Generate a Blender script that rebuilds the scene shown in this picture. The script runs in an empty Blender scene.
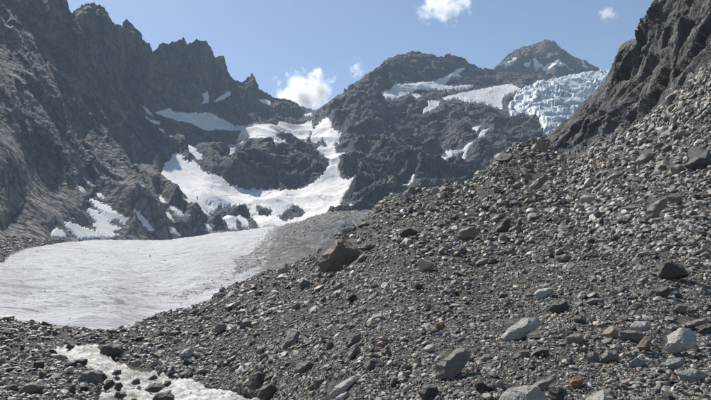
import bpy, bmesh, math
import numpy as np

# ------------------------------------------------------------------ camera, sky, sun, exposure
scene = bpy.context.scene
COL = scene.collection
F, PITCH = 558.0, math.atan(70.0 / 558.0)          # focal length in photo pixels, upward pitch

cam_d = bpy.data.cameras.new("camera")
cam = bpy.data.objects.new("camera", cam_d); COL.objects.link(cam)
cam_d.sensor_width = 36.0; cam_d.lens = 36.0 * F / 711.0
cam_d.clip_start = 0.1; cam_d.clip_end = 30000.0
cam.location = (0, 0, 0); cam.rotation_euler = (math.pi / 2 + PITCH, 0, 0)
scene.camera = cam

SUN_AZ, SUN_EL = math.radians(-36), math.radians(49)   # azimuth from +Y (view axis), towards +X positive
world = bpy.data.worlds.new("World"); scene.world = world; world.use_nodes = True
wt = world.node_tree; bg = wt.nodes["Background"]
sky = wt.nodes.new("ShaderNodeTexSky"); sky.sky_type = 'NISHITA'; sky.sun_disc = False
sky.sun_elevation = SUN_EL; sky.sun_rotation = SUN_AZ; sky.altitude = 1200; sky.air_density = 1.0
sky.dust_density = 0.9; sky.ozone_density = 1.2
wt.links.new(sky.outputs[0], bg.inputs[0]); bg.inputs[1].default_value = 0.085

sun_d = bpy.data.lights.new("sun", 'SUN'); sun_d.energy = 5.0; sun_d.angle = math.radians(0.53)
sun_d.color = (1.0, 0.955, 0.885)
sun = bpy.data.objects.new("sun", sun_d); COL.objects.link(sun)
sun.rotation_euler = (math.pi / 2 - SUN_EL, 0, math.pi - SUN_AZ)

vs = scene.view_settings
vs.view_transform = 'Standard'; vs.look = 'None'; vs.gamma = 1.0; vs.exposure = 0.58; vs.use_curve_mapping = False
scene.cycles.use_denoising = True
scene.cycles.max_bounces = 6; scene.cycles.diffuse_bounces = 3; scene.cycles.volume_bounces = 1
scene.cycles.volume_step_rate = 4.0; scene.cycles.volume_max_steps = 128

# ------------------------------------------------------------------ numeric helpers
RNG = np.random.default_rng(7)
_perm = np.random.default_rng(3).permutation(256); _perm = np.concatenate([_perm, _perm, _perm])
_g = np.random.default_rng(5).normal(size=(256, 3)); _g /= np.linalg.norm(_g, axis=1)[:, None]

def perlin(p):
    i = np.floor(p).astype(np.int64); f = p - i; i &= 255
    u = f * f * f * (f * (f * 6 - 15) + 10)
    out = 0
    for dx in (0, 1):
        wx = u[:, 0] if dx else 1 - u[:, 0]
        ax = _perm[i[:, 0] + dx]
        for dy in (0, 1):
            wy = u[:, 1] if dy else 1 - u[:, 1]
            ay = _perm[ax + i[:, 1] + dy]
            for dz in (0, 1):
                wz = u[:, 2] if dz else 1 - u[:, 2]
                g = _g[_perm[ay + i[:, 2] + dz]]
                d = g[:, 0] * (f[:, 0] - dx) + g[:, 1] * (f[:, 1] - dy) + g[:, 2] * (f[:, 2] - dz)
                out = out + wx * wy * wz * d
    return out * 1.6

def fbm(p, octs=4, gain=0.5):
    a, s, o = 1.0, 0.0, 0.0
    for k in range(octs):
        s = s + a * perlin(p * (2.03 ** k) + 17.3 * k); a *= gain
    return s

def ridged(p, octs=4, gain=0.5):
    a, s = 1.0, 0.0
    for k in range(octs):
        s = s + a * (1 - 2.2 * np.abs(perlin(p * (2.03 ** k) + 31.7 * k))); a *= gain
    return s

_J = np.random.default_rng(8).uniform(0.1, 0.9, (256, 3)); _O = np.random.default_rng(9).uniform(-1, 1, 256)
def facets(p, step=0.3):
    """broken blocks: every cell is a tilted plane with a step to its neighbours"""
    i = np.floor(p - 0.5).astype(np.int64); best = np.full(len(p), 1e9); h = np.zeros(len(p))
    for dx in (0, 1):
        for dy in (0, 1):
            for dz in (0, 1):
                c = i + np.array([dx, dy, dz]); m = c & 255
                k = _perm[_perm[_perm[m[:, 0]] + m[:, 1]] + m[:, 2]]
                d = p - c - _J[k]; d2 = (d * d).sum(1); w = d2 < best
                best[w] = d2[w]; h[w] = (d[w] * _g[k[w]]).sum(1) + step * _O[k[w]]
    return h

def smooth(e0, e1, x):
    t = np.clip((x - e0) / (e1 - e0), 0, 1); return t * t * (3 - 2 * t)

def ray(px, py):
    x = (px - 355.5) / F; v = (200.0 - py) / F
    fw = math.cos(PITCH) - v * math.sin(PITCH)
    return x / fw, (math.sin(PITCH) + v * math.cos(PITCH)) / fw

class Depth:
    """smooth forward distance through survey points (thin-plate spline)"""
    def __init__(self, pts, lam=1e-3):
        p = np.array(pts, float); self.c = p[:, :2] / 100.0; n = len(p)
        K = self.k(self.c) + lam * np.eye(n)
        A = np.zeros((n + 3, n + 3)); A[:n, :n] = K; A[:n, n] = 1; A[:n, n + 1:] = self.c
        A[n:, :n] = A[:n, n:].T
        self.w = np.linalg.solve(A, np.concatenate([np.log(p[:, 2]), np.zeros(3)]))
    def k(self, q):
        d2 = ((q[:, None, :] - self.c[None]) ** 2).sum(-1)
        return 0.5 * d2 * np.log(d2 + 1e-9)
    def table(self, x0, x1, y0, y1, st=2.0):
        self.o = (x0, y0, st); gx = np.arange(x0, x1 + st, st); gy = np.arange(y0, y1 + st, st)
        X, Yg = np.meshgrid(gx, gy); self.tab = np.log(self.exact(X.ravel(), Yg.ravel())).reshape(X.shape)
    def __call__(self, px, py):
        x0, y0, st = self.o; H, W = self.tab.shape
        u = np.clip((px - x0) / st, 1, W - 3.001); v = np.clip((py - y0) / st, 1, H - 3.001)
        i = u.astype(int); j = v.astype(int); fu, fv = u - i, v - j
        def wt(f): return (0.5 * (-f + 2 * f * f - f ** 3), 0.5 * (2 - 5 * f * f + 3 * f ** 3), 0.5 * (f + 4 * f * f - 3 * f ** 3), 0.5 * (f ** 3 - f * f))
        wu, wv = wt(fu), wt(fv); out = 0.0
        for a in range(4):
            row = 0.0
            for b in range(4): row = row + wu[b] * self.tab[j + a - 1, i + b - 1]
            out = out + wv[a] * row
        return np.exp(out)
    def exact(self, px, py):
        q = np.stack([px, py], -1) / 100.0; out = np.empty(len(q)); n = len(self.c)
        for s in range(0, len(q), 100000):
            b = q[s:s + 100000]
            out[s:s + 100000] = self.k(b) @ self.w[:n] + self.w[n] + b @ self.w[n + 1:]
        return np.exp(out)

class Surface:
    """terrain: base surface from survey points plus rock relief along its normal"""
    def __init__(self, pts, relief, lam=1e-3):
        self.d = Depth(pts, lam); self.relief = relief
        p = np.array(pts, float); self.d.table(p[:, 0].min() - 30, p[:, 0].max() + 30, p[:, 1].min() - 40, p[:, 1].max() + 40)
    def base(self, px, py):
        px = np.asarray(px, float); py = np.asarray(py, float)
        Y = self.d(px, py); a, t = ray(px, py)
        return np.stack([a * Y, Y, t * Y], -1)
    def normal(self, px, py, e=1.0):
        du = self.base(px + e, py) - self.base(px - e, py); dv = self.base(px, py - e) - self.base(px, py + e)
        n = np.cross(du, dv); n /= np.linalg.norm(n, axis=1)[:, None] + 1e-12
        return n
    def at(self, px, py, detail=1.0, lift=0.0):
        P = self.base(px, py); N = self.normal(np.asarray(px, float), np.asarray(py, float))
        return P + N * (self.relief(P, px, py, detail) + lift)[:, None]

def poly_sdf(px, py, poly):
    """signed distance to a polygon, positive inside"""
    poly = np.array(poly, float); n = len(poly); d = np.full(len(px), 1e9); inside = np.zeros(len(px), bool)
    for i in range(n):
        ax, ay = poly[i]; bx, by = poly[(i + 1) % n]
        ex, ey = bx - ax, by - ay; L = ex * ex + ey * ey + 1e-12
        t = np.clip(((px - ax) * ex + (py - ay) * ey) / L, 0, 1)
        d = np.minimum(d, (px - ax - t * ex) ** 2 + (py - ay - t * ey) ** 2)
        if abs(ey) > 1e-9:
            c = ((ay > py) != (by > py)) & (px < ex * (py - ay) / ey + ax); inside ^= c
    return np.where(inside, 1, -1) * np.sqrt(d)

def line_dist(px, py, line):
    d = np.full(len(px), 1e9)
    for (ax, ay), (bx, by) in zip(line[:-1], line[1:]):
        ex, ey = bx - ax, by - ay; L = ex * ex + ey * ey + 1e-12
        t = np.clip(((px - ax) * ex + (py - ay) * ey) / L, 0, 1)
        d = np.minimum(d, (px - ax - t * ex) ** 2 + (py - ay - t * ey) ** 2)
    return np.sqrt(d)

# ------------------------------------------------------------------ object helpers
def mesh_from(name, V, Q, smooth_shade=True):
    me = bpy.data.meshes.new(name)
    me.vertices.add(len(V)); me.vertices.foreach_set("co", np.ascontiguousarray(V, np.float32).ravel())
    k = Q.shape[1]
    me.loops.add(Q.size); me.loops.foreach_set("vertex_index", np.ascontiguousarray(Q, np.int32).ravel())
    me.polygons.add(len(Q)); me.polygons.foreach_set("loop_start", np.arange(0, Q.size, k, dtype=np.int32))
    me.polygons.foreach_set("use_smooth", np.full(len(Q), smooth_shade))
    me.update(calc_edges=True); return me

def grid_mesh(name, P, mask=None, attrs=None):
    """P: rows x cols x 3, rows going up; faces point towards the viewer"""
    R, C = P.shape[:2]; idx = np.arange(R * C).reshape(R, C)
    Q = np.stack([idx[:-1, :-1], idx[:-1, 1:], idx[1:, 1:], idx[1:, :-1]], -1)
    if mask is not None: Q = Q[mask]
    Q = Q.reshape(-1, 4)
    used, inv = np.unique(Q, return_inverse=True)
    me = mesh_from(name, P.reshape(-1, 3)[used], inv.reshape(-1, 4))
    for k, v in (attrs or {}).items():
        a = me.attributes.new(k, 'FLOAT', 'POINT'); a.data.foreach_set("value", np.ascontiguousarray(v.ravel()[used], np.float32))
    return me

def link(name, me, mat=None, label=None, cat=None, group=None, kind=None, parent=None):
    o = bpy.data.objects.new(name, me); COL.objects.link(o)
    if mat is not None:
        if not me.materials: me.materials.append(mat)
    if label: o["label"] = label
    if cat: o["category"] = cat
    if group: o["group"] = group
    if kind: o["kind"] = kind
    if parent: o.parent = parent
    return o

# ------------------------------------------------------------------ materials
class NT:
    def __init__(self, name):
        self.m = bpy.data.materials.new(name); self.m.use_nodes = True
        self.t = self.m.node_tree; self.n = self.t.nodes; self.b = self.n["Principled BSDF"]
        self.co = self.n.new("ShaderNodeTexCoord").outputs["Object"]
    def set(self, sock, v):
        if isinstance(v, bpy.types.NodeSocket): self.t.links.new(v, sock)
        else: sock.default_value = v
    def mapping(self, scale, rot=(0, 0, 0), src=None):
        n = self.n.new("ShaderNodeMapping"); self.set(n.inputs[0], src or self.co)
        n.inputs["Scale"].default_value = scale; n.inputs["Rotation"].default_value = rot; return n.outputs[0]
    def noise(self, scale, detail=5, rough=0.55, vec=None, dist=0.0):
        n = self.n.new("ShaderNodeTexNoise"); self.set(n.inputs["Vector"], vec or self.co)
        n.inputs["Scale"].default_value = scale; n.inputs["Detail"].default_value = detail
        n.inputs["Roughness"].default_value = rough; n.inputs["Distortion"].default_value = dist; return n.outputs["Fac"]
    def voronoi(self, scale, feature='F1', vec=None, out="Distance"):
        n = self.n.new("ShaderNodeTexVoronoi"); n.feature = feature; self.set(n.inputs["Vector"], vec or self.co)
        n.inputs["Scale"].default_value = scale; return n.outputs[out]
    def ramp(self, fac, *stops):
        n = self.n.new("ShaderNodeValToRGB"); self.set(n.inputs[0], fac); e = n.color_ramp.elements
        while len(e) < len(stops): e.new(0.5)
        for el, (p, c) in zip(e, stops):
            el.position = p; el.color = (c, c, c, 1) if np.isscalar(c) else (*c, 1)
        return n.outputs[0]
    def mix(self, fac, a, b, mode='MIX'):
        n = self.n.new("ShaderNodeMix"); n.data_type = 'RGBA'; n.blend_type = mode
        def c(v): return (*v, 1) if isinstance(v, tuple) and len(v) == 3 else v
        self.set(n.inputs[0], fac); self.set(n.inputs[6], c(a)); self.set(n.inputs[7], c(b)); return n.outputs[2]
    def math(self, op, a, b=0.0, clamp=False):
        n = self.n.new("ShaderNodeMath"); n.operation = op; n.use_clamp = clamp
        self.set(n.inputs[0], a); self.set(n.inputs[1], b); return n.outputs[0]
    def attr(self, name, typ='GEOMETRY', out="Fac"):
        n = self.n.new("ShaderNodeAttribute"); n.attribute_name = name; n.attribute_type = typ; return n.outputs[out]
    def bump(self, h, dist, strength=1.0, normal=None):
        n = self.n.new("ShaderNodeBump"); self.set(n.inputs["Height"], h)
        n.inputs["Distance"].default_value = dist; n.inputs["Strength"].default_value = strength
        if normal: self.set(n.inputs["Normal"], normal)
        return n.outputs[0]
    def done(self, color, rough=0.9, normal=None, spec=0.25):
        self.set(self.b.inputs["Base Color"], color); self.set(self.b.inputs["Roughness"], rough)
        self.b.inputs["Specular IOR Level"].default_value = spec
        if normal: self.set(self.b.inputs["Normal"], normal)
        return self.m

def mat_mountain(name, dark, mid, light, fs=1.0, streak=(0.105, 0.098, 0.092), brown=(0.092, 0.086, 0.080)):
    m = NT(name)
    n1 = m.noise(0.006 * fs, 8, 0.62); n2 = m.noise(0.05 * fs, 6, 0.6); n3 = m.noise(0.21 * fs, 4, 0.6)
    c = m.mix(m.ramp(n2, (0.36, 0.0), (0.66, 1.0)), dark, mid)
    c = m.mix(m.math('MULTIPLY', m.ramp(n1, (0.45, 0.0), (0.65, 1.0)), 0.6), c, brown)
    fl = m.noise(0.028 * fs, 6, 0.65, m.mapping((1, 1, 0.14)))
    c = m.mix(m.ramp(fl, (0.46, 0.0), (0.62, 0.9)), c, streak)
    c = m.mix(m.ramp(fl, (0.34, 0.7), (0.46, 0.0)), c, (0.035, 0.036, 0.04))
    sc = m.attr("scree")
    scn = m.math('MULTIPLY', sc, m.ramp(n3, (0.3, 0.5), (0.6, 1.0)))
    c = m.mix(scn, c, light)
    c = m.mix(m.ramp(n3, (0.55, 0.0), (0.70, 0.7)), c, light)
    ed = m.ramp(m.voronoi(0.055 * fs, 'DISTANCE_TO_EDGE', m.mapping((1, 1, 0.5), (0.15, 0.35, 0.2))), (0.0, 0.0), (0.09, 1.0))
    c = m.mix(m.math('MULTIPLY', m.math('SUBTRACT', 1.0, ed), 0.5), c, (0.025, 0.026, 0.028))
    b = m.bump(ed, 2.5 / fs, 0.8); b = m.bump(m.noise(0.16 * fs, 6, 0.65), 4.0 / fs, 0.7, b)
    v = m.voronoi(0.09 * fs, 'F1', m.mapping((1, 1, 0.6)))
    b = m.bump(v, 6.0 / fs, 0.8, b)
    return m.done(c, 0.92, b, 0.15)

M_LEFT = mat_mountain("ridge_rock", (0.034, 0.036, 0.040), (0.068, 0.071, 0.077), (0.23, 0.222, 0.213), streak=(0.155, 0.132, 0.112))
M_DOME = mat_mountain("dome_rock", (0.031, 0.033, 0.037), (0.068, 0.072, 0.079), (0.21, 0.21, 0.21))
M_PEAK = mat_mountain("peak_rock", (0.042, 0.039, 0.038), (0.085, 0.078, 0.072), (0.18, 0.165, 0.155), 0.6)

def make_cliff_mat():
    m = NT("cliff_rock")
    strata = m.mapping((1, 1, 0.22), (math.radians(12), math.radians(38), 0))
    n1 = m.noise(0.10, 7, 0.6, strata, 0.4); n2 = m.noise(0.45, 6, 0.62, strata); n3 = m.noise(0.03, 5)
    c = m.mix(m.ramp(n2, (0.35, 0.0), (0.68, 1.0)), (0.030, 0.031, 0.031), (0.080, 0.080, 0.077))
    c = m.mix(m.ramp(n1, (0.55, 0.0), (0.72, 0.8)), c, (0.27, 0.265, 0.25))
    c = m.mix(m.math('MULTIPLY', m.ramp(n3, (0.5, 0.0), (0.66, 1.0)), 0.5), c, (0.10, 0.085, 0.062))
    c = m.mix(m.attr("scree"), c, (0.17, 0.16, 0.15))
    ed = m.ramp(m.voronoi(0.33, 'DISTANCE_TO_EDGE', m.mapping((1, 1, 0.45), (0.2, 0.6, 0))), (0.0, 0.0), (0.07, 1.0))
    b = m.bump(ed, 0.5, 0.8); b = m.bump(m.noise(0.9, 6, 0.65, strata), 0.7, 0.9, b)
    b = m.bump(m.noise(0.22, 5, 0.6, strata, 0.6), 2.0, 0.8, b)
    return m.done(c, 0.8, b, 0.3)
M_CLIFF = make_cliff_mat()

def make_gravel_mat():
    m = NT("gravel")
    n1 = m.noise(1.1, 8, 0.68); v1 = m.voronoi(7.0); vc = m.voronoi(7.0, out="Color")
    sep = m.n.new("ShaderNodeSeparateColor"); m.set(sep.inputs[0], vc)
    c = m.mix(m.ramp(n1, (0.3, 0.0), (0.7, 1.0)), (0.052, 0.047, 0.039), (0.115, 0.105, 0.088))
    c = m.mix(m.ramp(sep.outputs[0], (0.55, 0.0), (1.0, 0.75)), c, (0.19, 0.185, 0.175))
    c = m.mix(m.ramp(sep.outputs[1], (0.0, 0.6), (0.4, 0.0)), c, (0.06, 0.058, 0.056))
    b = m.bump(v1, 0.10, 0.8); b = m.bump(m.noise(2.0, 6, 0.7), 0.25, 0.8, b)
    return m.done(c, 0.95, b, 0.1)
M_GRAVEL = make_gravel_mat()

def make_stone_mat(name, src):
    m = NT(name)
    col = m.attr("col", 'INSTANCER', "Color") if src == 'inst' else None
    if col is None:
        oi = m.n.new("ShaderNodeObjectInfo"); col = oi.outputs["Color"]
    if src == 'inst':
        n = m.noise(1.4, 4, 0.6)
        c = m.mix(m.ramp(n, (0.35, 0.0), (0.7, 0.45)), col, m.mix(1.0, col, (0.55, 0.54, 0.53), 'MULTIPLY'))
        return m.done(c, 0.6, None, 0.45)
    wave = m.mapping((1.0, 1.0, 5.0), (0.3, 0.2, 0.0))
    n = m.noise(2.6, 8, 0.68); n2 = m.noise(3.0, 6, 0.6, wave)
    c = m.mix(m.ramp(n, (0.34, 0.0), (0.68, 0.75)), col, m.mix(1.0, col, (0.52, 0.50, 0.48), 'MULTIPLY'))
    c = m.mix(m.ramp(n2, (0.52, 0.0), (0.72, 0.5)), c, m.mix(1.0, col, (1.45, 1.42, 1.36), 'MULTIPLY'))
    b = m.bump(n, 0.12, 0.7); b = m.bump(m.noise(9.0, 6, 0.7), 0.04, 0.8, b); b = m.bump(n2, 0.06, 0.5, b)
    return m.done(c, 0.65, b, 0.4)
M_STONE_I = make_stone_mat("scree_stone", 'inst')
M_STONE = make_stone_mat("boulder_stone", 'obj')

def make_snow_mat():
    m = NT("snow")
    st = m.mapping((1, 1, 0.35), (0.2, 0.5, 0))
    n = m.noise(0.02, 6, 0.6); n2 = m.noise(0.10, 5, 0.6, st)
    c = m.mix(m.ramp(n, (0.42, 0.0), (0.72, 0.8)), (0.66, 0.66, 0.655), (0.54, 0.515, 0.48))
    c = m.mix(m.ramp(n2, (0.48, 0.0), (0.68, 0.7)), c, (0.43, 0.415, 0.39))
    b = m.bump(n2, 3.0, 0.35)
    return m.done(c, 0.8, b, 0.2)
M_SNOW = make_snow_mat()

def make_ice_mat():
    m = NT("glacier_ice")
    flow = m.mapping((1.0, 0.12, 1.0), (0, 0, math.radians(-28)))
    cross = m.mapping((0.14, 1.0, 1.0), (0, 0, math.radians(-12)))
    n1 = m.noise(0.10, 7, 0.62, flow, 0.5); n2 = m.noise(0.16, 7, 0.66, cross, 0.4); n3 = m.noise(0.9, 5, 0.7); n0 = m.noise(0.012, 5)
    c = m.mix(m.ramp(n1, (0.32, 0.0), (0.66, 1.0)), (0.57, 0.59, 0.605), (0.45, 0.46, 0.465))
    c = m.mix(m.ramp(n2, (0.53, 0.0), (0.70, 0.6)), c, (0.24, 0.24, 0.238))
    c = m.mix(m.ramp(n3, (0.56, 0.0), (0.70, 0.6)), c, (0.22, 0.21, 0.20))
    c = m.mix(m.ramp(n0, (0.45, 0.0), (0.7, 0.4)), c, (0.60, 0.63, 0.655))
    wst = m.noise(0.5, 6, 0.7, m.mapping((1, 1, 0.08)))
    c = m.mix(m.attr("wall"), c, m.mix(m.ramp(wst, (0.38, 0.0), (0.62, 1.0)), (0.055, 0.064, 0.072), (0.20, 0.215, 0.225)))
    dn = m.math('ADD', m.attr("scree"), m.math('MULTIPLY', m.math('SUBTRACT', m.noise(0.3, 8, 0.8), 0.5), 3.0))
    c = m.mix(m.ramp(dn, (0.45, 0.0), (0.85, 0.9)), c, (0.085, 0.083, 0.08))
    streak = m.noise(0.35, 6, 0.7, m.mapping((0.10, 1.0, 1.0), (0, 0, math.radians(14))), 0.6)
    c = m.mix(m.ramp(streak, (0.50, 0.0), (0.66, 0.85)), c, (0.17, 0.17, 0.17))
    n4 = m.noise(0.6, 6, 0.7, m.mapping((0.35, 1.0, 1.0), (0, 0, math.radians(-10))))
    b = m.bump(n2, 1.4, 1.0); b = m.bump(n4, 1.1, 0.9, b); b = m.bump(n3, 0.4, 0.8, b); b = m.bump(n1, 1.0, 0.5, b); b = m.bump(streak, 0.8, 0.6, b)
    return m.done(c, 0.9, b, 0.1)
M_ICE = make_ice_mat()

def make_icefall_mat():
    m = NT("icefall_ice")
    n = m.noise(0.02, 6, 0.6); n2 = m.noise(0.09, 6, 0.62); h = m.attr("hollow")
    c = m.mix(m.ramp(n, (0.4, 0.0), (0.65, 1.0)), (0.60, 0.62, 0.63), (0.48, 0.525, 0.555))
    c = m.mix(h, c, (0.30, 0.355, 0.395))
    c = m.mix(m.ramp(n2, (0.58, 0.0), (0.75, 0.6)), c, (0.30, 0.33, 0.36))
    b = m.bump(n2, 2.5, 0.5)
    return m.done(c, 0.6, b, 0.3)
M_FALL = make_icefall_mat()

def make_water_mat():
    m = NT("white_water")
    n = m.noise(0.9, 7, 0.65, m.mapping((0.45, 1.7, 1), (0, 0, math.radians(41))), 0.7); n2 = m.noise(2.6, 7, 0.75)
    c = m.mix(m.ramp(n, (0.42, 0.0), (0.58, 1.0)), (0.25, 0.24, 0.21), (0.62, 0.615, 0.60))
    c = m.mix(m.ramp(n2, (0.54, 0.0), (0.70, 0.5)), c, (0.24, 0.225, 0.19))
    b = m.bump(n, 0.35, 0.8); b = m.bump(n2, 0.12, 0.8, b)
    return m.done(c, 0.6, b, 0.2)
M_WATER = make_water_mat()

# ------------------------------------------------------------------ mountains (left ridge + dome): one survey, two objects
MOUNT = [(-120,-95,1000),(-60,-60,1080),(0,-28,1150),(35,0,1200),(93,7,1320),(124,21,1400),(150,53,1500),(182,39,1600),(204,43,1660),(236,83,1780),(262,92,1840),
 (-120,264,230),(-60,262,270),(0,258,330),(0,246,440),(67,243,600),(118,241,690),(169,239,770),(202,236,830),(240,231,890),(264,228,930),
 (-60,90,640),(0,80,830),(70,90,1060),(110,100,1220),(150,113,1390),(200,128,1480),(0,160,600),(70,170,820),(130,180,980),(170,170,1120),(60,215,650),(130,215,800),
 (314,111,1950),(260,122,1640),(260,141,1390),(220,133,1500),(320,130,1600),(250,200,1120),(300,160,1300),(300,195,1130),(335,150,1350),(330,190,1100),(250,216,1010),(300,222,950),
 (412,52,2050),(380,67,1980),(345,95,1850),(453,57,2080),(490,71,2100),(380,100,1720),(370,130,1480),(380,150,1330),(380,190,1040),(362,213,900),(440,82,1900),(440,100,1740),(500,88,1920),(500,108,1720),
 (440,130,1480),(470,125,1480),(450,180,1120),(500,140,1350),(420,200,1000),(540,150,1250),(520,96,1820),(555,110,1600),(545,136,1350),(600,74,2150),(560,78,2080),(600,110,1700),(640,71,2150),(640,130,1550),
 (0,275,305),(-60,285,255),(40,262,455),(118,260,655),(202,254,795),(264,246,895),(300,240,860),(470,195,1050),(640,170,1250)]
FALL_L = np.array([0.55, -0.45, -0.70]); FALL_L /= np.linalg.norm(FALL_L)

MT_TOP = [(-120,-95),(-90,-70),(-70,-82),(-40,-50),(-15,-40),(0,-30),(15,-18),(28,-8),(34,0),(36,4),(40,-4),(52,-9),(60,-4),(62.5,7),(66,15),(69,21),(72.5,15),(83,8.5),(88,7),(93,6.5),(101,9.5),(104,15),(110,22),(115,27),(119,28.5),
 (121,23),(124,21),(127,22),(130,25.5),(133,31),(135,35.5),(137,41),(141,41),(147,47),(150,53),(153.5,49),(156,45),(159,43.5),(165,44.5),(172,43),(178,41),(182,39),(184,40),(186,45.5),(189,43.5),(192.5,42),(199,41.5),(204,43),(207.5,50.5),
 (209,61),(212,59),(216,56),(221,57.5),(223,63),(224.5,67.5),(231,78),(236,82.5),(241,84),(243,83),(246,77.5),(248,79),(249.5,75.5),(252,79),(254,83),(259,90.5),(270.5,97),(282,99.5),(297.5,104.5),(314,110.7),(320,108),(328,103),
 (341,94.5),(350,87),(358,81),(370,72),(378.5,67.5),(388.5,59),(393,57.5),(399,54.7),(412,52.3),(426,54),(439,57.4),(447,56),(453,56.7),(463,59),(470,63.7),(480,68),(492,71),(505,72),(530,75),(550,80),(565,78),(590,75.5),(640,72)]
MT_TOP = np.array(MT_TOP)
def mt_top(px): return np.interp(px, MT_TOP[:, 0], MT_TOP[:, 1])

SCREE_L = [[(0,92),(10,108),(22,128),(40,150),(58,168),(76,196)], [(8,122),(30,140)], [(60,148),(90,176),(118,204),(150,232)], [(95,110),(108,130),(104,140)], [(60,95),(70,112)],
           [(120,150),(150,196)], [(0,190),(30,215)], [(40,60),(60,88)], [(20,70),(44,96),(52,120)], [(85,150),(112,190),(128,214)]]

CIRQUE = [(162,171),(168,167),(172.5,161),(178,163.5),(184,170),(192,171),(199.5,178),(208.5,184),(217.6,185),(226.6,190.5),(238,195),(250,194.5),(260,194),(272,193),(283,196),(300,192),(316,186),(328,179),(330,173),(331,160),
 (328,156),(317,150),(320,148),(328,147),(326,143),(311,143),(312,136),(318,128),(329,122),(332,128),(333,133),(341,136),(340,141),(334,145),(337,152),(345,154),(338,158),(341,162),(338,168),(341,178),(342,182),(348,182),(355.6,178.6),
 (349,187),(348,191),(338,202),(344,206),(346,210),(360,206),(361,208),(354,212),(340,214),(339,208),(334,205),(328,210),(326,215),(310,220),(300,225),(292,228),(280,230),(270,228),(260,229),(256,223),(248,215),(244,211),(233,211),
 (217.6,208.5),(215,212),(204,211),(213,220),(206,218.7),(198.5,215),(188,210),(184,204),(172.5,197),(160,186)]
CIRQUE_H = [[(278,219),(285,213),(294,207),(301,208),(306,211),(302,214),(307,217),(296,220),(284,225)], [(256,212),(268,213),(275,215),(268,219),(258,219)], [(193,200),(200,204),(196,205)], [(205,205),(214,207),(208,208)]]
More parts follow.
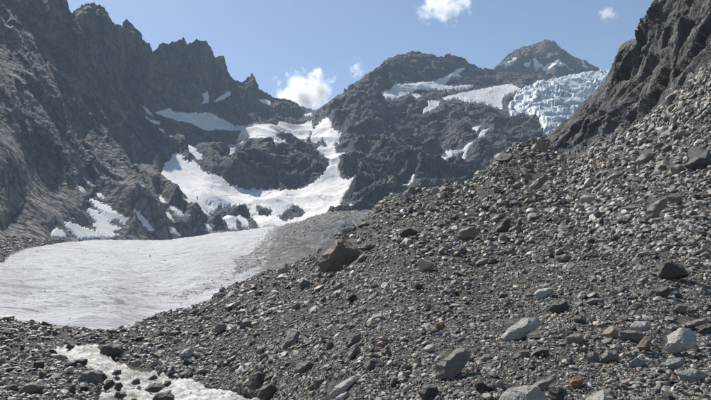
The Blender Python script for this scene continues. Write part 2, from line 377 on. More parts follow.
SNOW = [
 (CIRQUE, CIRQUE_H, "large branching white snowfield filling the cirque above the glacier"),
 ([(237,142),(247,130),(258,126),(272,130),(284,123),(294,127),(312,125),(313,130),(306,143),(296,141),(288,136),(278,137),(275,142),(290,147),(274,148),(273,142),(256,143)], [], "sunlit white snow band on the ledge just below the col"),
 ([(156,113),(169,110.4),(172,114),(179,115.5),(184,117),(196,118),(208,118),(215,120),(216.5,122),(225,124),(235,129),(247,131),(245,135),(228,132.5),(206,133),(196,129),(186,125),(174,120.6),(164,117)], [], "long shaded blue-grey snow wedge under the jagged ridge cliffs"),
 ([(205.5,93.4),(207,100),(206,106),(199.5,108),(202,103),(200.4,97.6)], [], "small upright snow patch on the ridge cliff face"),
 ([(214,103.6),(216.5,100),(227.6,94),(229,97),(220,101)], [], "thin slanting snow streak high on the ridge shoulder"),
 ([(142,107),(147,110),(152,116),(147,113.5)], [], "short snow streak above the forked streak, west of the shaded wedge"),
 ([(140,116),(145,120),(153.6,121.5),(160,122.5),(159,125),(150,123.5),(142,119.5)], [], "forked thin snow streak beside the shaded snow wedge's tip"),
 ([(158,131),(162,132.5),(166,140),(163.5,139),(160.5,134.5)], [], "tiny hooked snow streak below the shaded snow wedge"),
 ([(187,150),(190,153),(192,157),(202,166),(196,167),(187,159)], [], "narrow snow tongue just above the cirque snowfield's top"),
 ([(222,222),(224,217.6),(229,219),(235.6,222),(237,228),(229,229),(227,224)], [], "ragged snow remnant between rocks near the cirque foot, western of two"),
 ([(235.6,219.5),(240,219),(247,221),(249,228),(243,226.6)], [], "ragged snow remnant between rocks near the cirque foot, eastern of two"),
 ([(179,208.6),(187,209.5),(187,215),(181.5,212)], [], "small snow patch at the cirque snowfield's lower edge"),
 ([(154,205),(158,207),(164,213),(159,212)], [], "slanting snow sliver below the cirque snowfield's western corner"),
 ([(167,216.5),(174,217.5),(180.4,221),(180,224),(172,221)], [], "dirty wedge-shaped snow patch on scree above the glacier edge"),
 ([(163,220.5),(168,222.5),(172,227),(166.5,225)], [], "tiny slanting snow scrap on scree above the glacier edge"),
 ([(204,226),(208,228),(213,233.5),(206,231.5)], [], "small snow scrap touching the glacier edge below the cirque"),
 ([(168,231.5),(173,233),(179,237.5),(169,235.5)], [], "flat snow scrap at the glacier edge under the scree"),
 ([(63.5,224.4),(68,224),(77.5,228),(96,233),(92.5,226),(98,224.4),(90,221.6),(91,220),(84,213),(87,211.6),(96,217),(105,219.7),(94.4,214),(86,204.7),(89,204),(102,211),(113,219.7),(127,226),(124,228),(115,224.4),(105,224.4),(120.6,231),(111,233),(119,235.6),(111,238),(77.5,239),(72,234.7),(65,229)], [], "creamy many-fingered snow patch on the ridge foot by the glacier"),
 ([(50,235.6),(54,230),(60,232),(64.4,234.7),(65,238.4),(51,238)], [], "small creamy snow patch at the foot, beside the many-fingered one"),
 ([(79,184),(83,185.5),(88.5,190.5),(84,189)], [], "topmost of the short snow slivers above the many-fingered patch"),
 ([(72.5,190.5),(77,192.5),(82,197),(77,195)], [], "westernmost of the short snow slivers above the many-fingered patch"),
 ([(92,198.5),(96,200),(102,205),(96,203)], [], "lowest of the short snow slivers above the many-fingered patch"),
 ([(130,220.5),(134,222.5),(140,226),(153,234.5),(148,233.5),(137,227)], [], "long thin dirty snow strip running down to the glacier"),
 ([(382,96),(395,90.5),(413,85),(437.6,80.4),(446.6,77),(458,69),(464.6,68.5),(456.7,73.6),(462,76.6),(451,77),(446.6,81.5),(444,86),(453,87),(471,85),(472.5,87),(464.6,88.7),(449,90.5),(437.6,90),(417,90),(408,96),(397,100),(386,102)], [], "long ragged snow band across the rounded mountain's upper face"),
 ([(412,95.5),(417,95),(422,97),(418,100.5)], [], "tiny snow dab under the long ragged snow band"),
 ([(443,98.4),(460,94),(476,90.5),(496,87),(512,85),(522,90.5),(505,96),(502,102),(503,109.7),(496,107.4),(482.6,103.6),(464.6,102),(458,98.4),(446.6,100.7)], [], "broad clean snowfield between the rounded mountain and the icefall"),
 ([(427.4,102.5),(440,102.5),(436.4,108.6),(423,114.5),(422.5,111),(429,107)], [], "small jagged snow patch below the two high snow bands"),
 ([(472,128.5),(481.5,126),(477,132.5)], [], "small three-cornered snow patch above the long diagonal gully streak"),
 ([(482,131),(488,130.5),(483.5,138),(478.5,139.5)], [], "upper stub of the diagonal gully snow, nearest the icefall"),
 ([(430,167.4),(444,156.5),(454.5,155.5),(469,145),(475,143.5),(461,155),(446.6,162.5)], [], "long diagonal snow streak in a gully on the dark mountain flank"),
 ([(410,151.7),(421,143.5),(416.5,153),(408,162)], [], "short snow streak on the dark flank above the diagonal streak's foot"),
 ([(466,151),(468,152.5),(465,160),(462.5,159)], [], "faint snow sliver beneath the long diagonal gully streak"),
 ([(413,182.5),(414,184.5),(405,192.5),(402,192)], [], "lowest snow sliver on the dark flank, near the moraine crest"),
 ([(257.5,103),(264,102),(269,103.5),(270,109),(263,106.5)], [], "small snow patch on the dark saddle west of the col"),
 ([(305,115.5),(312,113.5),(312,116),(306,117)], [], "tiny snow patch just under the col"),
 ([(229,159),(232,153.5),(237,152.5),(235,158)], [], "small snow patch on the headwall under the shaded wedge's end"),
 ([(236,148.5),(240,145.5),(245,145.5),(240,149.5)], [], "tiny snow patch under the western end of the sunlit band"),
]

def snow_table():
    st = 0.5; gx = np.arange(-20, 640, st); gy = np.arange(40, 262, st); T = np.full((len(gy), len(gx)), -10.0)
    for outer, holes, _ in SNOW:
        o = np.array(outer); a, b = o.min(0) - 10, o.max(0) + 10
        i0, i1 = np.searchsorted(gx, [a[0], b[0]]); j0, j1 = np.searchsorted(gy, [a[1], b[1]])
        X, Yg = np.meshgrid(gx[i0:i1], gy[j0:j1]); d = poly_sdf(X.ravel(), Yg.ravel(), outer)
        for h in holes: d = np.minimum(d, -poly_sdf(X.ravel(), Yg.ravel(), h))
        T[j0:j1, i0:i1] = np.maximum(T[j0:j1, i0:i1], d.reshape(X.shape))
    return T
SNOWT = snow_table()
def snow_dist(px, py):
    u = np.clip((px + 20) / 0.5, 0, SNOWT.shape[1] - 1.001); v = np.clip((py - 40) / 0.5, 0, SNOWT.shape[0] - 1.001)
    i, j = u.astype(int), v.astype(int); f, g = u - i, v - j
    i2, j2 = np.minimum(i + 1, SNOWT.shape[1] - 1), np.minimum(j + 1, SNOWT.shape[0] - 1)
    return (SNOWT[j, i] * (1 - f) + SNOWT[j, i2] * f) * (1 - g) + (SNOWT[j2, i] * (1 - f) + SNOWT[j2, i2] * f) * g

def mt_relief(P, px, py, detail):
    px = np.asarray(px, float); py = np.asarray(py, float)
    edge = smooth(0, 16, py - mt_top(px)); left = smooth(262, 215, px + (py - 130) * 0.45)
    # down-slope stretched coordinates on the left ridge, vertical ribs on its upper cliffs
    fl = P @ FALL_L; q = P - np.outer(fl, FALL_L) * 0.72
    cl = P * np.array([1, 1, 0.22])
    upper = smooth(0.55, 0.2, (py - mt_top(px)) / 120.0)
    big = left * (24 * ridged(q / 230, 2) * (0.35 + 0.65 * edge)) + (1 - left) * (26 * fbm(P / 260, 2) + 16 * ridged(P / 150 + 9, 2)) * edge * (0.12 + 0.88 * np.maximum(smooth(440, 385, px), smooth(118, 150, py) * smooth(540, 500, px)))
    big = big * (1 - 0.5 * smooth(-9.0, 1.0, snow_dist(px, py)))
    d = big * 1.15
    wq = 9 * np.stack([perlin(P / 40), perlin(P / 40 + 9), perlin(P / 40 + 21)], -1)
    lf = left * upper
    cq = np.where((lf > 0.5)[:, None], cl * 1.15, np.where((left > 0.5)[:, None], q, P * np.array([1, 1, 0.75])))
    block = facets((cq + wq) / 52) * 15 + facets((cq + wq * 0.4) / 17 + 7) * 5.0
    cliff = ridged(cl / 66, 2, 0.5) * 8
    slope = ridged(q / 60, 2, 0.5) * 5
    dome = ridged(P / 80, 2, 0.5) * 5
    med = left * (upper * cliff + (1 - upper) * slope) + (1 - left) * dome + block * (1 - 0.45 * left * (1 - upper))
    fine = facets((P + 2 * wq[:, [1, 2, 0]] * 0.2) / 6.5) * 1.3 + fbm(P / 5.5, 2, 0.6) * 0.6
    foot = smooth(0, 30, 246 - py); sd = snow_dist(px, py); flat = 1 - 0.9 * smooth(-9.0, 0.5, sd); ffl = 1 - 0.85 * smooth(-2.5, 0.6, sd)
    apron = smooth(0, 34, py - np.interp(px, [-60, 0, 60, 150, 200, 210], [60, 112, 172, 226, 250, 400]))
    d = d * (1 - 0.6 * apron); med = med * (1 - 0.94 * apron) + apron * 3.0 * fbm(q / 30, 3); fine = fine * (1 - 0.5 * apron)
    return (d + med * (0.45 + 0.55 * edge) * flat + fine * detail * ffl) * (0.04 + 0.96 * foot)
S_MT = Surface(MOUNT, mt_relief, 2e-3)

MT_BOT = np.array([(-120,290),(0,274),(12,268),(40,256),(67,255),(118,252),(169,251),(202,248),(240,244),(264,241),(300,242),(362,236),(420,220),(470,212),(540,176),(600,150),(640,150)])
def build_mountains():
    cols = np.concatenate([np.arange(-110, -4, 2.2), np.arange(-4, 640, 0.66)]); R = 320
    top = mt_top(cols); top = top + 1.3 * fbm(np.stack([cols / 4.2, cols * 0, cols * 0], -1), 3, 0.65) * np.interp(cols, [230, 300], [1.3, 0.6])
    bot = np.interp(cols, MT_BOT[:, 0], MT_BOT[:, 1])
    v = np.linspace(0, 1, R)[:, None]
    PY = bot[None] + (top - bot)[None] * v; PX = np.broadcast_to(cols[None], PY.shape)
    px, py = PX.ravel().copy(), PY.ravel().copy()
    P = S_MT.at(px, py).reshape(R, -1, 3)
    s = np.zeros(len(px))
    jx = px + 2.2 * perlin(np.stack([px / 9, py / 9, px * 0], -1)); jy = py + 2.2 * perlin(np.stack([px / 9, py / 9, px * 0 + 7], -1))
    for i, L in enumerate(SCREE_L):
        s = np.maximum(s, smooth(5.5 if i < 3 else 3.6, 0.6, line_dist(jx, jy, L)) * (1.0 if i in (0, 2) else 0.7))
    # scree aprons along the foot
    s = np.maximum(s, 0.55 * smooth(205, 238, py) * smooth(280, 200, px))
    s = np.maximum(s, 0.5 * smooth(130, 160, py) * smooth(190, 120, px) * smooth(-0.1, 0.5, fbm(np.stack([(px - py * 0.55) / 16, py / 60, px * 0], -1), 3)))
    s = np.maximum(s, 0.55 * smooth(0, 40, py - np.interp(px, [-60, 0, 60, 150, 200, 210], [60, 112, 172, 226, 250, 400])))
    s *= 0.55 + 0.9 * np.clip(fbm(np.stack([px / 5, py / 5, px * 0 + 3], -1), 3) + 0.25, 0, 1)
    s = np.clip(s, 0, 1).reshape(R, -1)
    # the far side of the crest
    back, sb = [], []
    for k in range(1, 13):
        B = P[-1].copy(); f = 1 + 0.012 * k; B[:, :2] *= f; B[:, 2] -= 6 + 16.0 * k
        back.append(B); sb.append(s[-1])
    P = np.concatenate([P, np.array(back)]); s = np.concatenate([s, np.array(sb)])
    pyc = np.concatenate([PY, np.repeat(PY[-1:], 12, 0)]); pyc = (pyc[:-1, :-1] + pyc[1:, 1:]) / 2
    pxc = ((cols[:-1] + cols[1:]) / 2)[None] * np.ones_like(pyc)
    b = np.interp(pyc, [-200, 80, 100, 131, 145, 160, 185, 215, 235, 260], [262, 262, 262, 248, 205, 168, 162, 205, 225, 230])
    isl = pxc < b
    link("mountain_ridge", grid_mesh("mountain_ridge", P, isl, {"scree": s}), M_LEFT,
         "jagged dark rock ridge with scree slopes above the glacier's far side", "mountain", kind="structure")
    link("mountain_dome", grid_mesh("mountain_dome", P, ~isl, {"scree": s}), M_DOME,
         "broad rounded dark mountain with snow bands between the col and the icefall", "mountain", kind="structure")
build_mountains()

# ------------------------------------------------------------------ far peak
PEAK = [(440,80,2450),(470,66,2500),(500,63,2560),(521,47,2640),(546,40,2700),(575,57,2680),(598,70,2640),(640,84,2600),(500,85,2360),(546,85,2330),(600,90,2380),(546,62,2540),(460,100,2300),(640,110,2250)]
PK_TOP = np.array([(440,84),(470,80),(485,74),(492,70),(499,64.4),(507,56),(514,51),(521,47.5),(530,45.5),(538,43.4),(543,40.5),(547,40),(553,41.4),(557,45),(561.5,49),(568,53),(575,57.6),(582,61),(588.6,64.4),(594,67),(598,70.5),(604,76),(640,96)])
def pk_relief(P, px, py, detail):
    edge = smooth(0, 10, py - np.interp(px, PK_TOP[:, 0], PK_TOP[:, 1]))
    rib = np.exp(-((np.asarray(px) - 546 - (np.asarray(py) - 40) * 0.25) / 9.0) ** 2)
    return (26 * ridged(P / 210 + 4, 3) + 45 * rib) * edge * 0.8 + (9 * ridged(P / 60, 3) + 4 * fbm(P / 18, 3)) * (0.3 + 0.7 * detail) * (0.4 + 0.6 * edge)
S_PK = Surface(PEAK, pk_relief, 2e-3)
def build_peak():
    cols = np.arange(440, 640, 0.7); R = 100
    top = np.interp(cols, PK_TOP[:, 0], PK_TOP[:, 1]) + 0.5 * perlin(np.stack([cols / 2.1, cols * 0 + 4, cols * 0], -1))
    PY = 112 + (top - 112)[None] * np.linspace(0, 1, R)[:, None]; PX = np.broadcast_to(cols[None], PY.shape)
    P = S_PK.at(PX.ravel().copy(), PY.ravel().copy()).reshape(R, -1, 3)
    s = np.clip(fbm(P.reshape(-1, 3) / 90, 3) * 0.9, 0, 0.5).reshape(R, -1)
    back = []
    for k in range(1, 9):
        B = P[-1].copy(); B[:, :2] *= 1 + 0.012 * k; B[:, 2] -= 5 + 18 * k; back.append(B)
    P = np.concatenate([P, np.array(back)]); s = np.concatenate([s, np.repeat(s[-1:], 8, 0)])
    link("mountain_peak", grid_mesh("mountain_peak", P, None, {"scree": s}), M_PEAK,
         "distant brown pyramid peak rising behind the blue icefall", "mountain", kind="structure")
build_peak()

# ------------------------------------------------------------------ snow patches lying on the mountains
def drape(name, surf, outer, holes, mat, label, cat, group=None, step=0.4, jit=0.8, thick=1.2, lift=1.5, relief=None, detail=0.12, kind=None):
    o = np.array(outer, float); x0, y0 = o.min(0) - 2; x1, y1 = o.max(0) + 2
    cx = np.arange(x0, x1 + step, step); cy = np.arange(y1, y0 - step, -step)
    PX, PY = np.meshgrid(cx, cy); px, py = PX.ravel(), PY.ravel()
    z = px * 0
    jx = px + jit * (perlin(np.stack([px / 3.1, py / 3.1, z + 1], -1)) + 0.6 * perlin(np.stack([px / 1.2, py / 1.2, z + 2], -1)))
    jy = py + jit * (perlin(np.stack([px / 3.1, py / 3.1, z + 5], -1)) + 0.6 * perlin(np.stack([px / 1.2, py / 1.2, z + 8], -1)))
    s = poly_sdf(jx, jy, outer)
    for h in holes: s = np.minimum(s, -poly_sdf(jx, jy, h))
    Y = surf.d(px, py)
    h = (np.clip(s * 2.6, -6, thick) + lift) * Y / 1500.0
    attrs = {}
    if relief is not None:
        dr, hollow = relief(surf.base(px, py), px, py); h = h + dr * smooth(-0.3, 2.0, s); attrs["hollow"] = hollow.reshape(PX.shape)
    P = surf.at(px, py, detail, h).reshape(*PX.shape, 3)
    sg = s.reshape(PX.shape); cmax = np.maximum(np.maximum(sg[:-1, :-1], sg[1:, 1:]), np.maximum(sg[1:, :-1], sg[:-1, 1:]))
    return link(name, grid_mesh(name, P, cmax > -0.35, attrs), mat, label, cat, group, kind)

def build_snow():
    for outer, holes, label in SNOW:
        big = len(outer) > 20
        drape("snowfield" if big else "snow_patch", S_MT, outer, holes, M_SNOW, label, "snow", "snow patches on the mountains", step=0.42 if big else 0.3, jit=1.5 if big else 0.9)
    for outer, label in [
        ([(541,71),(548,70.5),(554,71),(564,77),(570,80),(556,80),(548,76)], "white snow patch low on the distant peak above the icefall"),
        ([(504,70),(511,66),(516,63.5),(517,66),(510,70.5)], "slanting snow streak on the distant peak's western flank"),
        ([(523,71),(526,68.5),(530,67),(527.5,71)], "tiny snow fleck on the distant peak, middle of three"),
        ([(532,66.5),(536,67.5),(541,70.5),(536,70.5)], "tiny snow fleck on the distant peak above its white patch"),
        ([(577,68.5),(580,69.5),(585,74.5),(580,73.5)], "thin snow streak on the distant peak's eastern shoulder")]:
        drape("snow_patch", S_PK, outer, [], M_SNOW, label, "snow", "snow patches on the mountains", step=0.3, jit=0.4, thick=0.8, lift=1.2, detail=0.9)
build_snow()

def fall_relief(P, px, py):
    # rows of seracs stepping down the fall, split by crevasses
    u = (px * 0.52 + (py - 70) * 1.0); w = px * 1.0 - py * 0.4
    wob = 0.7 * perlin(np.stack([px / 12, py / 9, px * 0], -1)) + 0.3 * perlin(np.stack([px / 4, py / 4, px * 0 + 3], -1))
    g1 = smooth(0.16, 0.0, np.abs(perlin(np.stack([u / 6.0 + wob, w / 26.0, u * 0], -1))))
    g2 = smooth(0.20, 0.0, np.abs(perlin(np.stack([u / 2.6 + wob, w / 9.0, u * 0 + 4], -1))))
    g3 = smooth(0.16, 0.0, np.abs(perlin(np.stack([w / 6.0 + wob, u / 10.0, u * 0 + 8], -1))))
    d = -1.5 * g1 - 0.4 * g2 - 0.25 * g3 + 3 * perlin(np.stack([px / 17, py / 13, px * 0 + 2], -1))
    return d, np.clip(0.7 * g1 + 0.35 * g2 + 0.15 * g3, 0, 1)
drape("icefall", S_MT, [(511,119),(509,111),(513,102),(523,92.5),(538,86),(552,81),(568,77),(588,74.3),(612,72.8),(636,71.5),(640,140),(560,150),(544,140),(542,130),(541,122),(537,117),(526,115),(517,121)], [],
      M_FALL, "pale blue crevassed icefall spilling down between peak and dark cliff", "glacier", step=0.36, jit=1.4, thick=5, lift=4, relief=fall_relief, detail=0.0, kind="structure")

MO_TOP = np.array([(-150,310),(0,318),(27,322),(61,326),(91,329),(115,330),(132,324),(159,314),(189,307),(209,300),(226,288.6),(240,282),(262,272),(280,267),(297,262),(318,252),(331,241),(348,228),(362,221),(375,206),(389,196),(412,192),(439,187),(470,181),(487,169),(497,155),(514,146),(530,142),(543,141),(556,150),(568,159),(580,158),(590,152),(600,146),(626,134),(640,123),(655,112),(677,91.5),(694,80),(711,66),(780,10),(860,-60)])
# ------------------------------------------------------------------ glacier tongue
GLAC = [(-120,330,60),(0,330,62),(115,345,55),(190,330,70),(240,300,100),(-120,318,72),(0,318,77),(60,326,71),(115,330,67),(0,300,105),(0,280,185),(0,264,300),(-120,262,270),(12,256,380),(40,248,480),(100,300,105),(100,280,175),(100,262,300),(100,250,480),
 (118,241,680),(169,240,760),(202,236,820),(240,231.5,880),(264,228.5,920),(200,290,125),(200,270,205),(200,252,360),(200,243,560),(240,282,140),(240,262,240),(240,246,430),(240,237,650),(280,270,170),(280,250,300),(280,238,450),(280,231,650),
 (300,262,180),(310,246,300),(318,232,360),(320,222,470),(328,243,300),(335,230,318),(340,240,296),(345,224,330),(348,219,400),(350,240,285),(362,214,420),(362,222,330),(362,240,275),(400,210,380),(400,240,250),(324,217,560),(361,213,470)]
def gl_relief(P, px, py, detail):
    wall = smooth(316, 330, np.asarray(px)); near = smooth(500, 80, P[:, 1])
    flow = P * np.array([1.0, 0.16, 1.0]); cross = P * np.array([0.16, 1.0, 1.0])
    d = 1.6 * fbm(P / 60, 3) + 0.5 * ridged(flow / 9, 3) + 0.35 * ridged((cross + 2.5 * np.stack([perlin(P / 17)] * 3, -1)) / 6.0, 3) * 0.6 + 0.16 * fbm(P / 1.3, 3)
    d += 2.2 * ridged(P / 26 + 4, 3) * smooth(235, 290, np.asarray(px)) * smooth(120, 250, P[:, 1])
    e = np.asarray(py, float) - np.interp(px, MO_TOP[:, 0], MO_TOP[:, 1])
    d = d * (0.15 + 0.85 * smooth(4, -24, e)) - 2.2 * smooth(0, 12, e)
    return d * (1 - 0.3 * wall) + wall * 1.5 * ridged(P * np.array([1, 1, 0.15]) / 8, 3)
S_GL = Surface(GLAC, gl_relief, 2e-3)
GL_TOP = np.array([(-120,264),(0,259.5),(6,257),(12,254.5),(24,250),(40,246.2),(67,243),(118,240),(169,238.7),(202,234.8),(240,231),(264,227.8),(290,226.5),(310,221),(324,216.2),(361,212.5),(400,211)])
def build_glacier():
    cols = np.concatenate([np.arange(-100, -2, 2.4), np.arange(-2, 396, 0.72)]); R = 270
    top = np.interp(cols, GL_TOP[:, 0], GL_TOP[:, 1]); bot = np.interp(cols, [-120, 0, 115, 190, 240, 300, 400], [336, 338, 344, 326, 302, 276, 250])
    PY = bot[None] + (top - bot)[None] * np.linspace(0, 1, R)[:, None]; PX = np.broadcast_to(cols[None], PY.shape)
    px, py = PX.ravel().copy(), PY.ravel().copy()
    P = S_GL.at(px, py).reshape(R, -1, 3)
    n = fbm(np.stack([px / 14, py / 6, px * 0 + 1], -1), 4)
    deb = smooth(0.0, 1.0, poly_sdf(px + 5 * n, py + 3 * n, [(232,262),(262,240),(268,229),(290,225),(318,216),(400,208),(400,226),(352,222),(330,228),(318,236),(300,246),(276,262),(252,276),(236,280),(180,303),(160,300),(200,286),(228,276)]) / 9 + 0.35) * 0.72
    deb = np.maximum(deb, 0.8 * smooth(4, 0, py - np.interp(px, GL_TOP[:, 0], GL_TOP[:, 1])) * smooth(60, 20, px))
    deb = np.maximum(deb, 0.30 * smooth(300, 330, py)); deb = np.maximum(deb, 0.36 * smooth(205, 250, px)); deb = np.maximum(deb, 0.9 * smooth(252, 280, px + 0.4 * (py - 245)))
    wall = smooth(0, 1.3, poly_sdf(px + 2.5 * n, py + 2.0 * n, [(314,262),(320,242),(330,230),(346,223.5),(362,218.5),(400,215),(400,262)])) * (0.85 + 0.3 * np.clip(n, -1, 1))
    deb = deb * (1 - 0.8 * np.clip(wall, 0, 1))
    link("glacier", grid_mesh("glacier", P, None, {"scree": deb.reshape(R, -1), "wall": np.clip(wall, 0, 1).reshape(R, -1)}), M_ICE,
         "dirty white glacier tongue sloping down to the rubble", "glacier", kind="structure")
build_glacier()

# ------------------------------------------------------------------ dark rock cliff above the scree
CLIFF = [(540,142,330),(551,134,335),(572,117,330),(589,98,325),(606,81,318),(609,73,318),(617,56,312),(633,41,300),(646,33,292),(656,12,280),(663,0,270),(690,-25,262),(711,-40,255),(780,-90,235),(860,-150,215),
 (580,160,275),(600,150,268),(626,136,248),(655,114,218),(677,95,192),(694,83,178),(711,70,170),(780,14,146),(860,-55,128),(620,95,292),(650,70,262),(680,40,238),(711,20,212),(600,125,292),(650,45,280),(690,60,205),(640,160,235),(711,120,150),(780,60,135),(570,150,300)]
CL_TOP = np.array([(536,147),(551,134),(562,125),(571.7,117),(580,107),(588.6,98),(598,89),(605.6,81),(607,77),(609,73),(612,64),(615,61),(617.5,56),(620,51),(624,46),(628,43),(632.7,40.7),(640,37.5),(646,33),(648,28),(651,22),(653,17),(656.4,12),(659,5),(663,0),(670,-9),(678,-14),(690,-24),(711,-40),(780,-90),(860,-150)])
STR = np.array([0.50, -0.25, 0.83]); STR /= np.linalg.norm(STR)   # slabs run up to the right
def cl_relief(P, px, py, detail):
    edge = smooth(0, 18, np.asarray(py) - np.interp(px, CL_TOP[:, 0], CL_TOP[:, 1]))
    s = P @ STR; q = P - np.outer(s, STR) * 0.42
    q = q + 1.2 * np.stack([perlin(P / 14), perlin(P / 14 + 9), perlin(P / 14 + 21)], -1)
    slab = ridged((P - np.outer(s, STR) * 0.85) / 30, 2, 0.5) * 3.2 + facets(q / 17, 0.4) * 5.0 + facets(q / 6.5 + 5, 0.45) * 2.3 * (0.3 + 0.7 * edge) + facets(q / 2.6 + 11, 0.3) * 0.8 * edge
    foot = 0.25 + 0.75 * smooth(0, 14, np.interp(px, MO_TOP[:, 0], MO_TOP[:, 1]) - np.asarray(py))
    return ((7 * fbm(P / 60, 2) + slab - 1.0) * (0.2 + 0.8 * edge) + 0.25 * fbm(q / 2.5, 3, 0.6)) * foot
S_CL = Surface(CLIFF, cl_relief, 2e-3)
def build_cliff():
    cols = np.concatenate([np.arange(536, 716, 0.62), np.arange(716, 850, 2.5)]); R = 270
    top = np.interp(cols, CL_TOP[:, 0], CL_TOP[:, 1]) + 0.8 * perlin(np.stack([cols / 3.1, cols * 0 + 2, cols * 0], -1))
    bot = np.interp(cols, [536, 560, 585, 626, 711, 860], [182, 190, 190, 176, 124, 30])
    PY = bot[None] + (top - bot)[None] * np.linspace(0, 1, R)[:, None]; PX = np.broadcast_to(cols[None], PY.shape)
    px, py = PX.ravel().copy(), PY.ravel().copy()
    P = S_CL.at(px, py).reshape(R, -1, 3)
    s = smooth(-2, 4, poly_sdf(px, py, [(590,150),(612,128),(632,112),(652,98),(662,96),(650,114),(626,138),(600,152)])) * 0.55
    back = []
    for k in range(1, 9):
        B = P[-1].copy(); B[:, :2] *= 1 + 0.02 * k; B[:, 2] -= 0.5 + 2.2 * k; back.append(B)
    P = np.concatenate([P, np.array(back)]); s = s.reshape(R, -1); s = np.concatenate([s, np.repeat(s[-1:], 8, 0)])
    link("rock_cliff", grid_mesh("rock_cliff", P, None, {"scree": s}), M_CLIFF,
         "steep dark slabby rock cliff towering above the boulder slope", "cliff", kind="structure")
build_cliff()

# ------------------------------------------------------------------ moraine: the boulder slope, gravel flat and stream bed
MOR = [(0,400,25),(100,400,27),(200,400,27),(260,398,25),(320,400,19),(400,400,15),(450,400,13.5),(550,400,12.5),(711,400,12),(-150,400,25),(860,400,12),
 (-150,520,15),(0,520,14.5),(150,520,13.5),(300,520,11),(500,520,8),(711,520,7),(860,520,7),(0,345,48),(60,350,43),(100,352,41),(150,375,34),(230,393,28),(180,345,45),(260,350,32),(350,350,21),(450,363,16.5),(550,350,17),(711,350,16.5),
 (220,297,72),(280,300,55),(350,300,40),(450,300,30),(550,300,26),(711,300,24),(270,277,85),(350,270,55),(450,270,42),(600,270,32),(711,270,29),
 (-150,310,85),(0,318,75),(60,326,70),(115,330,66),(159,314,76),(189,307,80),(209,300,84),(240,282,95),(297,262,110),(331,241,100),(348,228,115),(375,206,130),(412,192,150),(470,181,175),(497,155,230),(514,147,260),(543,142,285),(560,152,265),(580,157,250),(600,147,245),(626,134,230),
 (655,112,200),(677,91,175),(694,80,160),(711,66,155),(780,10,135),(860,-60,120),(420,230,75),(500,220,80),(500,190,120),(600,200,75),(600,172,115),(711,180,62),(711,130,95),(650,150,125),(420,250,55),(780,180,60),(860,180,58),(780,100,88),(860,300,24)]
STREAM = [(50,347),(60,343.5),(80,342),(99,342.5),(102,351),(115,357.5),(134,365.5),(156,370.5),(180,375.5),(200,381),(216,387),(240,391),(258,396),(275,410),(290,440),(300,470),(110,470),(98,415),(97,400),(99,388),(106,376),(104,371),(88,365),(72,359),(55,354)]
